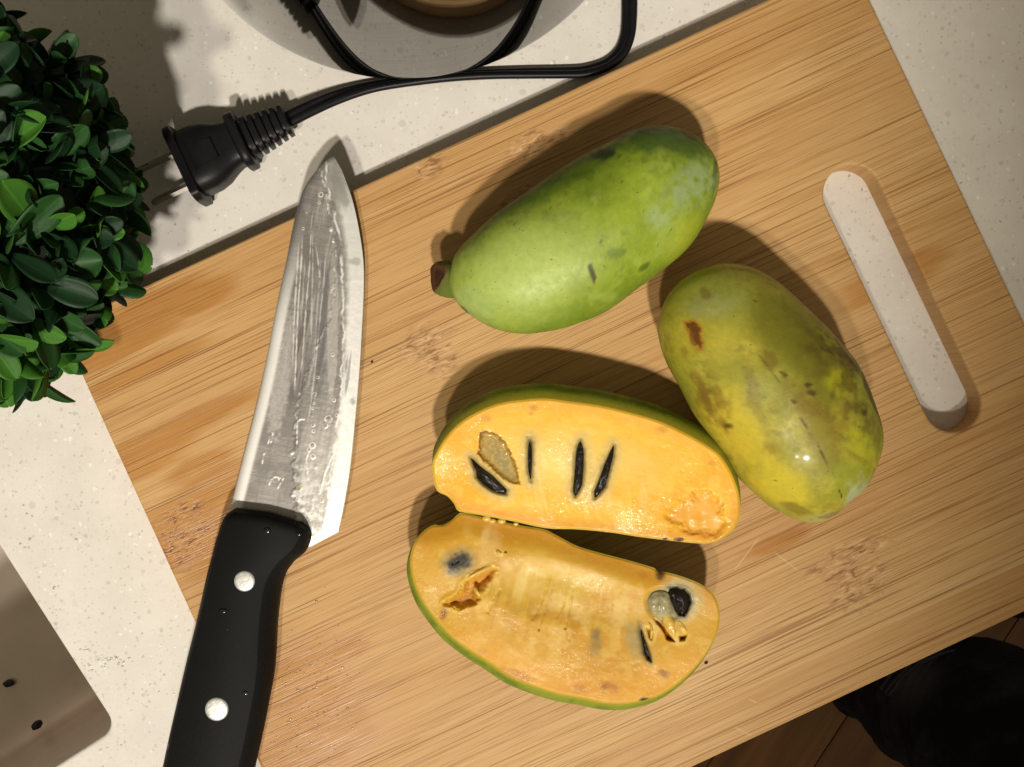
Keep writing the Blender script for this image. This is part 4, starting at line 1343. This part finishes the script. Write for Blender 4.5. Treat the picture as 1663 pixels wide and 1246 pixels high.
cord = thing('power_cord', 'black flat power cord with ribbed plug, curving past the steel appliance', 'power cord', (*P(700, 130)[:2], 0))
t = NT('black_cord_vinyl')
o_ = t.obj()
t.set(Base_Color=t.mix(t.noise(o_, 300, 2), (0.005, 0.005, 0.0055), (0.009, 0.009, 0.010)), Roughness=0.42, Specular_IOR_Level=0.22)
t.bump(t.noise(o_, 1200, 2), 0.1, 0.0003)
M_cord = t.m
cp = [(452, 202, 9.5, 0), (470, 193, 9, 0), (500, 178, 7.5, 8), (540, 160.5, 5.5, 20), (580, 147, 4.2, 34), (620, 138, 3.6, 46), (680, 130, 3.5, 54), (740, 124, 3.5, 58), (800, 120.5, 3.5, 56), (860, 119, 3.4, 50), (915, 118, 3.2, 46), (950, 116, 3.2, 42), (985, 105, 3.2, 40), (1008, 85, 3.2, 38), (1019, 58, 3.2, 36), (1022, 25, 3.4, 34),
      (1023, -15, 4, 30), (1030, -70, 6, 20), (1030, -130, 10, 10), (1022, -165, 14, 0)]
cd = cr(cp, 240)
pts = np.array([P(a, b, z / 1000.0) for a, b, z, _ in cd])
tw = np.radians(cd[:, 3])
tan = np.gradient(pts, axis=0)
tan /= np.linalg.norm(tan, axis=1)[:, None]
V = []
ns = 28
for i in range(len(pts)):
    sd = np.cross(tan[i], (0, 0, 1))
    sd /= np.linalg.norm(sd)
    up = np.cross(sd, tan[i])
    s2 = sd * math.cos(tw[i]) + up * math.sin(tw[i])
    u2 = -sd * math.sin(tw[i]) + up * math.cos(tw[i])
    for k in range(ns):
        a = 2 * math.pi * k / ns
        x = 3.3 * math.cos(a)
        y = 1.75 * math.copysign(abs(math.sin(a)) ** 0.8, math.sin(a)) * (1 - 0.38 * math.exp(-(x / 0.7) ** 2))
        V.append(pts[i] + (s2 * x + u2 * y) / 1000)
V = np.array(V)
V[:, 2] = np.maximum(V[:, 2], 0.0002)
co = mk('cable', V, grid_faces(len(pts), ns, True) + [tuple(range(ns)), tuple((len(pts) - 1) * ns + k for k in range(ns))], M_cord, cord)
fix_normals(co)

# plug
pz = 0.0112
pf, pe = P(299, 274, pz), P(467, 195, pz)
pd = (pe - pf)
plen = np.linalg.norm(pd)
pd /= plen
ps = np.array([-pd[1], pd[0], 0])
upz = np.array([0, 0, 1.0])
mm = (H - pz) / F
prof = [(0, 0, 0.3), (0, 63, .80), (1.5, 66, .82), (12.5, 66, .82), (14, 64, .78), (15, 54, .74), (20, 55, .74), (40, 55, .72), (58, 51, .72), (74, 43, .74), (88, 38, .8), (94, 38, .8), (96, 46, .78), (98, 48, .78), (109, 48, .78), (111, 46, .78), (112, 33, .9)]
x = 112
rw = 35.0
for i in range(6):
    hw_ = rw - i * 1.7
    prof += [(x + 0.5, hw_ - 7, .85), (x + 4.5, hw_ - 7, .85), (x + 5.0, hw_, .85), (x + 11.5, hw_ - 0.6, .85), (x + 12.2, hw_ - 7.5, .85)]
    x += 12.4
prof += [(x + 1, 12, .8), (x + 1.2, 1, .8)]
V = []
ns = 48
for d, hwid, asp in prof:
    for k in range(ns):
        a = 2 * math.pi * k / ns
        e = 0.55
        sx = math.copysign(abs(math.cos(a)) ** e, math.cos(a)) * hwid
        sy = math.copysign(abs(math.sin(a)) ** e, math.sin(a)) * hwid * asp
        sy = max(min(sy, 44), -44)
        V.append(pf + pd * d * mm + ps * sx * mm + upz * sy * mm)
plo = mk('plug', V, grid_faces(len(prof), ns, True), M_cord, cord, smooth=True)
fix_normals(plo)
md = plo.modifiers.new('edge', 'EDGE_SPLIT')
md.split_angle = math.radians(50)
# recessed grip panel on top of the plug
V = []
for d, hwid, dz in ((24, 24, 40.0), (26, 22, 41.5), (64, 16, 38.0), (66, 17, 35.5)):
    for s_ in (-1, 1):
        V.append(pf + pd * d * mm + ps * s_ * hwid * mm + upz * dz * mm)
V2 = [v - upz * 0.004 for v in V]
gp = mk('grip_panel', V + V2, [(0, 1, 3, 2), (2, 3, 5, 4), (4, 5, 7, 6), (0, 2, 10, 8), (2, 4, 12, 10), (4, 6, 14, 12), (1, 9, 11, 3), (3, 11, 13, 5), (5, 13, 15, 7), (0, 8, 9, 1), (6, 7, 15, 14)], M_cord, plo, smooth=False)
fix_normals(gp)
t = NT('nickel_prong')
t.set(Base_Color=t.mix(t.noise(t.obj(), 500, 2), (0.20, 0.185, 0.165), (0.26, 0.24, 0.21)), Metallic=0.9, Roughness=0.5)
M_prong = t.m
for s_ in (-1, 1):
    pn, pu = ps * math.cos(0.5) + upz * math.sin(0.5), upz * math.cos(0.5) - ps * math.sin(0.5)
    c0 = pf + pn * s_ * 0.0066
    outl = [(0.004, -0.0033), (-0.0155, -0.0033), (-0.0175, -0.0018), (-0.0175, 0.0018), (-0.0155, 0.0033), (0.004, 0.0033)]
    hole = [(-0.0125 + 0.0016 * math.cos(a), 0.0016 * math.sin(a)) for a in np.linspace(0, 2 * math.pi, 16, endpoint=False)]
    tris = tessellate_polygon([[Vector((a, b, 0)) for a, b in outl], [Vector((a, b, 0)) for a, b in hole]])
    al = outl + hole
    V = [c0 + pd * a + pu * b + pn * th for th in (-0.00075, 0.00075) for a, b in al]
    n0 = len(al)
    f = [tuple(tr) for tr in tris] + [tuple(i + n0 for i in tr[::-1]) for tr in tris]
    for st_, ln in ((0, len(outl)), (len(outl), len(hole))):
        for k in range(ln):
            a, b = st_ + k, st_ + (k + 1) % ln
            f.append((a, b, b + n0, a + n0))
    po = mk('prong', V, f, M_prong, plo, smooth=False)
    fix_normals(po)

# ------------------------------------------------------------------ boxwood ball
BR = 0.0745
bz = 0.079
bc = np.array([(-951 - 14) / F * (H - bz), 289 / F * (H - bz), bz])
plant = thing('boxwood_ball', 'dense round ball of small glossy green boxwood leaves at the left edge', 'plant', (bc[0], bc[1], 0))


def leaf_mat(name, c1, c2, tr):
    t = NT(name)
    o = t.obj()
    inf = t.n('ShaderNodeObjectInfo').outputs['Random']
    n = t.noise(o, 250, 3, 0.6)
    sep = t.n('ShaderNodeSeparateXYZ')
    t.put(sep.inputs[0], o)
    rib = t.step(t.math('ABSOLUTE', sep.outputs[0]), 0.0005, 0.0001)
    c = t.mix(t.math('MULTIPLY', t.math('ADD', n, inf), 0.5), c1, c2)
    c = t.mix(t.math('MULTIPLY', rib, 0.35), c, np.asarray(c2) * 1.6)
    t.set(Base_Color=c, Roughness=0.50, Specular_IOR_Level=0.22)
    t.bump(n, 0.08, 0.0004)
    if tr:
        tb = t.n('ShaderNodeBsdfTranslucent')
        t.put(tb.inputs[0], t.mix(0.0, np.asarray(c2) * 1.3, c2))
        ms = t.n('ShaderNodeMixShader')
        ms.inputs[0].default_value = tr
        out = t.t.nodes['Material Output']
        t.t.links.new(t.b.outputs[0], ms.inputs[1])
        t.t.links.new(tb.outputs[0], ms.inputs[2])
        t.t.links.new(ms.outputs[0], out.inputs[0])
    return t.m


M_leaf = [leaf_mat('dark_leaf', (0.005, 0.022, 0.008), (0.012, 0.043, 0.014), 0.08), leaf_mat('mid_leaf', (0.013, 0.052, 0.013), (0.030, 0.100, 0.020), 0.14), leaf_mat('bright_leaf', (0.042, 0.145, 0.016), (0.080, 0.23, 0.030), 0.22)]


def leaf_geo(wf, curl, cup, notch, thick=0.00025):
    """obovate leaf, base at origin, grows along +Y, upper side +Z; one unit long"""
    V, nr, nc = [], 11, 7
    for i in range(nr):
        s = math.sin(i / (nr - 1) * math.pi / 2) ** 0.9
        w = wf * 1.42 * (s + 0.015) ** 0.72 * max(0.012, 1 - s ** 3.4) ** 0.62
        for j in range(nc):
            q = j / (nc - 1) * 2 - 1
            y = s - notch * (1 - abs(q)) ** 2 * (s > 0.95) * 0.6
            z = cup * (q * q) * w + 0.05 * abs(q) * w - curl * s * s
            V.append((q * w, y, z))
    return np.array(V), grid_faces(nr, nc)


variants = []
for i in range(12):
    mi = 0 if i < 5 else 1 if i < 9 else 2
    Vl, Fl = leaf_geo(0.235 + 0.05 * random.random(), random.uniform(-0.05, 0.22), random.uniform(0.15, 0.55), random.uniform(0.0, 0.06))
    L = 0.0212
    Vt = Vl * L
    n0 = len(Vt)
    Vb = Vt.copy()
    Vb[:, 2] -= 0.00028
    nr, nc = 11, 7
    rimi = [r * nc for r in range(nr)] + [(nr - 1) * nc + c for c in range(1, nc)] + [r * nc + nc - 1 for r in range(nr - 2, -1, -1)] + [c for c in range(nc - 2, 0, -1)]
    fr_ = [(rimi[k], rimi[(k + 1) % len(rimi)], rimi[(k + 1) % len(rimi)] + n0, rimi[k] + n0) for k in range(len(rimi))]
    variants.append((np.concatenate([Vt, Vb]), Fl + [tuple(a + n0 for a in f[::-1]) for f in Fl] + fr_, M_leaf[mi], mi))
leaf_meshes = []
for Vl, Fl, m, mi in variants:
    me = bpy.data.meshes.new('leaf')
    me.from_pydata([tuple(v) for v in Vl], [], Fl)
    me.materials.append(m)
    me.polygons.foreach_set('use_smooth', [True] * len(me.polygons))
    leaf_meshes.append(me)

leaves = []
NS = 380
for i in range(NS):
    zc_ = 1 - 2 * (i + 0.5) / NS
    ph = i * math.pi * (3 - math.sqrt(5)) + random.uniform(-0.12, 0.12)
    zc_ = max(-1, min(1, zc_ + random.uniform(-0.03, 0.03)))
    rr = math.sqrt(1 - zc_ * zc_)
    nrm = Vector((rr * math.cos(ph), rr * math.sin(ph), zc_))
    axis = (nrm + Vector((random.uniform(-.3, .3), random.uniform(-.3, .3), random.uniform(-.1, .35)))).normalized()
    depth = random.uniform(-0.007, 0.003)
    t1 = axis.orthogonal().normalized()
    t2 = axis.cross(t1)
    a0 = random.uniform(0, 6.28)
    bright = random.random() < 0.26
    for lay, (cnt, tilt, sc0, dr) in enumerate(((2, 26, 0.72, 0.003), (2, 46, 1.0, 0.0), (3, 66, 1.04, -0.005))):
        for j in range(cnt):
            a = a0 + lay * 1.57 + j * 2 * math.pi / cnt + random.uniform(-.3, .3)
            tl = math.radians(tilt + random.uniform(-14, 14))
            rad_ = t1 * math.cos(a) + t2 * math.sin(a)
            d = axis * math.cos(tl) + rad_ * math.sin(tl)
            up = (axis * math.sin(tl) - rad_ * math.cos(tl)).normalized()
            xx = d.cross(up).normalized()
            s = sc0 * random.uniform(0.70, 1.15)
            pos = Vector(bc) + nrm * (BR - 0.0185 + depth + dr) + rad_ * 0.0006
            M = Matrix((xx, d, up)).transposed().to_4x4()
            M = Matrix.Translation(pos) @ M @ Matrix.Diagonal((s, s, s, 1))
            r_ = random.random()
            vi = random.choice((9, 10, 11)) if (bright and lay < 2) or r_ < 0.05 else random.choice((0, 1, 2, 3, 4)) if r_ < 0.55 else random.choice((5, 6, 7, 8))
            tip = pos + d * 0.013
            view = (Vector((0, 0, H)) - tip).normalized()
            if (pos + d * 0.0212 * s).z < 0.0005:
                continue
            kx = F / (H - tip.z)
            ux, uy = 831.5 + tip.x * kx, 623 - tip.y * kx
            score = nrm.dot(view) - 0.25 * lay + (0 if -20 < ux < 300 and -20 < uy < 720 else -9)
            leaves.append((score, M, vi))
leaves.sort(key=lambda a: -a[0])
for sc_, M, vi in leaves[:300]:
    o = bpy.data.objects.new('leaf', leaf_meshes[vi])
    COL.objects.link(o)
    o.parent = plant
    o.matrix_parent_inverse = plant.matrix_world.inverted()
    o.matrix_world = M
V, Fc, mi_ = [], [], []
for sc_, M, vi in leaves[300:]:
    Vl, Fl, m, mi = variants[vi]
    n0 = len(V)
    Mn = np.array(M)
    W = Vl @ Mn[:3, :3].T + Mn[:3, 3]
    V += list(W)
    Fc += [tuple(a + n0 for a in f) for f in Fl]
    mi_ += [mi] * len(Fl)
rest = mk('foliage', V, Fc, M_leaf, plant)
rest.data.polygons.foreach_set('material_index', mi_)
rest['kind'] = 'stuff'
blob('dark_core', bc + np.array([0, 0, -0.002]), BR * 0.80, BR * 0.80, BR * 0.80, plain('dark_core_green', (0.010, 0.014, 0.006), 0.9), plant, 3, 0, 0.05)  # added dark ball, stands for the shade deep inside the foliage

# ------------------------------------------------------------------ water droplets and small crumbs
V, Fc = [], []


def add_drop(px_, py_, z0, r):
    c = P(px_, py_, z0)
    n0 = len(V)
    ex = random.uniform(0.8, 1.25)
    for rr, h in ((1.0, 0.0), (0.90, 0.13), (0.60, 0.25), (0.2, 0.31)):
        for k in range(10):
            a = 2 * math.pi * k / 10
            V.append((c[0] + r * rr * ex * math.cos(a), c[1] + r * rr / ex * math.sin(a), z0 + 0.00006 + r * h))
    for r_ in range(3):
        for k in range(10):
            k2 = (k + 1) % 10
            Fc.append((n0 + r_ * 10 + k, n0 + r_ * 10 + k2, n0 + r_ * 10 + 10 + k2, n0 + r_ * 10 + 10 + k))
    Fc.append(tuple(n0 + 30 + k for k in range(10)))


for _ in range(230):
    x = random.gauss(500, 42)
    y = random.gauss(1130, 60)
    if x > 0.0 and x > 462 - (y - 1000) * 0.16 + 4 and x < 600:
        add_drop(x, y, BT, random.uniform(0.00014, 0.00042) * (1.0 if random.random() < 0.9 else 1.6))
for (x, y, n) in ((180, 1072, 16), (130, 1052, 6), (150, 1082, 7), (85, 952, 5), (98, 827, 3), (45, 836, 3), (200, 1078, 8), (268, 1125, 3), (228, 1128, 3), (180, 1212, 5), (35, 890, 3), (312, 1025, 3), (200, 1016, 2)):
    for _ in range(n):
        add_drop(x + random.gauss(0, 10), y + random.gauss(0, 4), 0.0, random.uniform(0.0002, 0.0006))
for (x, y, r_) in ((362, 993, 0.0013), (398, 1126, 0.0011), (434, 862, 0.0013), (485, 868, 0.0010), (369, 1022, 0.0004)):
    add_drop(x, y, hz1 - 0.00008, r_)
drops = mk('water_droplets', V, Fc, M_water)
tag(drops, 'fine water droplets spattered over the board and counter by the knife handle', None, kind='stuff')

M_speck = plain('brown_speck', (0.03, 0.018, 0.01), 0.7)
tag(blob('food_speck', P(1147, 1077, BT + 0.0005), 0.0008, 0.0004, 0.0004, M_speck, None, 5, 0.5), 'tiny dark speck on the board right of the lower cut half', 'crumb', 'specks on the board')
tag(blob('food_speck', P(604, 588, BT + 0.0004), 0.0005, 0.0004, 0.0003, M_speck, None, 6, 0.5), 'tiny dark speck on the bare wood right of the blade', 'crumb', 'specks on the board')

# ------------------------------------------------------------------ person standing at the counter (legs only come into view)
person = thing('person', 'person in dark ripped jeans standing at the counter, legs below its edge', 'person', (*(NW * 0.50 + TW * 0.2), FZ))


def leg_path(tc, kn, sgn):
    return [(0.50, tc * 0.6 + 0.08, -0.02, 0.115), (0.495, tc * 0.8 + 0.04, -0.12, 0.104), (0.48, tc, -0.26, 0.088), (0.455, tc, -0.40, 0.074), (kn, tc, -0.48, 0.070), (kn + 0.03, tc, -0.56, 0.062), (0.50, tc, -0.68, 0.060), (0.52, tc, -0.80, 0.052), (0.525, tc, -0.868, 0.056)]


t = NT('dark_denim')
c, _ = t.attr()
o_ = t.obj()
n_ = t.noise(t.scale(o_, (1, 1, 1)), 900, 3)
t.set(Base_Color=t.mix(t.rng(n_, 0.3, 0.7, 0.0, 0.5), t.mix(t.rng(t.noise(o_, 22, 4, 0.7), 0.45, 0.75, 0, 1), c, (0.040, 0.043, 0.058)), t.mix(1.0, c, (0.4, 0.4, 0.5), 'MULTIPLY')), Roughness=0.85, Specular_IOR_Level=0.15)
t.bump(t.noise(o_, 60, 4), 0.5, 0.006)
M_denim = t.m
V, Fc, C = [], [], []
nsg = 40
for tc, kn in ((0.175, 0.445), (0.40, 0.47)):
    pth = cr(leg_path(tc, kn, 1), 70)
    n0 = len(V)
    for i, (n_, t_, z, r) in enumerate(pth):
        for k in range(nsg):
            a = 2 * math.pi * k / nsg
            wr = 1 + 0.05 * math.sin(z * 90 + 2 * a) * (1 if z < -0.5 else 0.4) + 0.03 * math.sin(3 * a + z * 30)
            p2 = NW * (n_ + r * wr * math.cos(a) * 0.95) + TW * (t_ + r * wr * math.sin(a))
            V.append((p2[0], p2[1], z))
            pxx = 831.5 + p2[0] * F / (H - z)
            pyy = 623 - p2[1] * F / (H - z)
            d = math.hypot((z + 0.47) / 0.05, math.sin((a - math.pi * 1.12) / 2) * 2 / 0.5)
            rip = max(0, 1 - d) if tc < 0.3 else 0
            C.append(np.array([0.008, 0.009, 0.013]) * (1 - rip) + np.array([0.10, 0.10, 0.11]) * rip)
    Fc += [tuple(a + n0 for a in f) for f in grid_faces(70, nsg, True)]
    Fc.append(tuple(n0 + 69 * nsg + k for k in range(nsg)))
# hips joining both legs
n0 = len(V)
for i, (z, w1, w2, n_) in enumerate(((-0.10, 0.10, 0.20, 0.50), (-0.04, 0.13, 0.215, 0.505), (0.02, 0.135, 0.205, 0.51), (0.09, 0.12, 0.18, 0.515), (0.095, 0.05, 0.08, 0.515))):
    for k in range(nsg):
        a = 2 * math.pi * k / nsg
        p2 = NW * (n_ + w1 * math.cos(a)) + TW * (0.27 + w2 * math.sin(a))
        V.append((p2[0], p2[1], z))
        C.append((0.008, 0.009, 0.013))
Fc += [tuple(a + n0 for a in f) for f in grid_faces(5, nsg, True)]
Fc.append(tuple(n0 + 4 * nsg + k for k in range(nsg)))
tr_ = mk('trousers', V, Fc, M_denim, person, col=np.array(C))
fix_normals(tr_)
# loose threads across the rip in the near knee
kp = NW * (0.445 - 0.066) + TW * 0.095
M_thread = plain('frayed_thread', (0.05, 0.05, 0.055), 0.9)
V, Fc = [], []
for i in range(3):
    z = -0.470 + i * 0.011 + random.uniform(-.002, .002)
    n0 = len(V)
    for j in range(9):
        s = (j / 8 - 0.5) * 0.07
        q = NW * (0.445 - 0.074 + s * s * 7 + random.uniform(-.001, .001)) + TW * (0.155 + s)
        for k in range(5):
            a = 2 * math.pi * k / 5
            V.append((q[0] + 0.0012 * math.cos(a) * NW[0], q[1] + 0.0012 * math.cos(a) * NW[1], z + 0.0012 * math.sin(a)))
    Fc += [tuple(a + n0 for a in f) for f in grid_faces(9, 5, True)]
th_ = mk('frayed_threads', V, Fc, M_thread, tr_)
th_['kind'] = 'stuff'
M_shoe = plain('black_shoe', (0.01, 0.01, 0.011), 0.5)
for tc in (0.175, 0.40):
    V = []
    nl, nsd = 22, 24
    for i in range(nl):
        s = i / (nl - 1)
        w = 0.046 * (math.sin(math.pi * (0.06 + 0.90 * s))) ** 0.45 * (0.88 + 0.2 * s)
        h = np.interp(s, [0, 0.1, 0.25, 0.45, 0.7, 0.92, 1], [0.05, 0.085, 0.092, 0.075, 0.05, 0.04, 0.02])
        for k in range(nsd):
            a = 2 * math.pi * k / nsd
            q = NW * (0.585 - s * 0.27) + TW * (tc + w * math.cos(a))
            V.append((q[0], q[1], FZ + 0.001 + max(0.0, h * (0.45 + 0.55 * math.sin(a)) if math.sin(a) > -0.8 else 0)))
    so = mk('shoe', V, grid_faces(nl, nsd, True) + [tuple(range(nsd)), tuple((nl - 1) * nsd + k for k in range(nsd))], M_shoe, person)
    fix_normals(so)
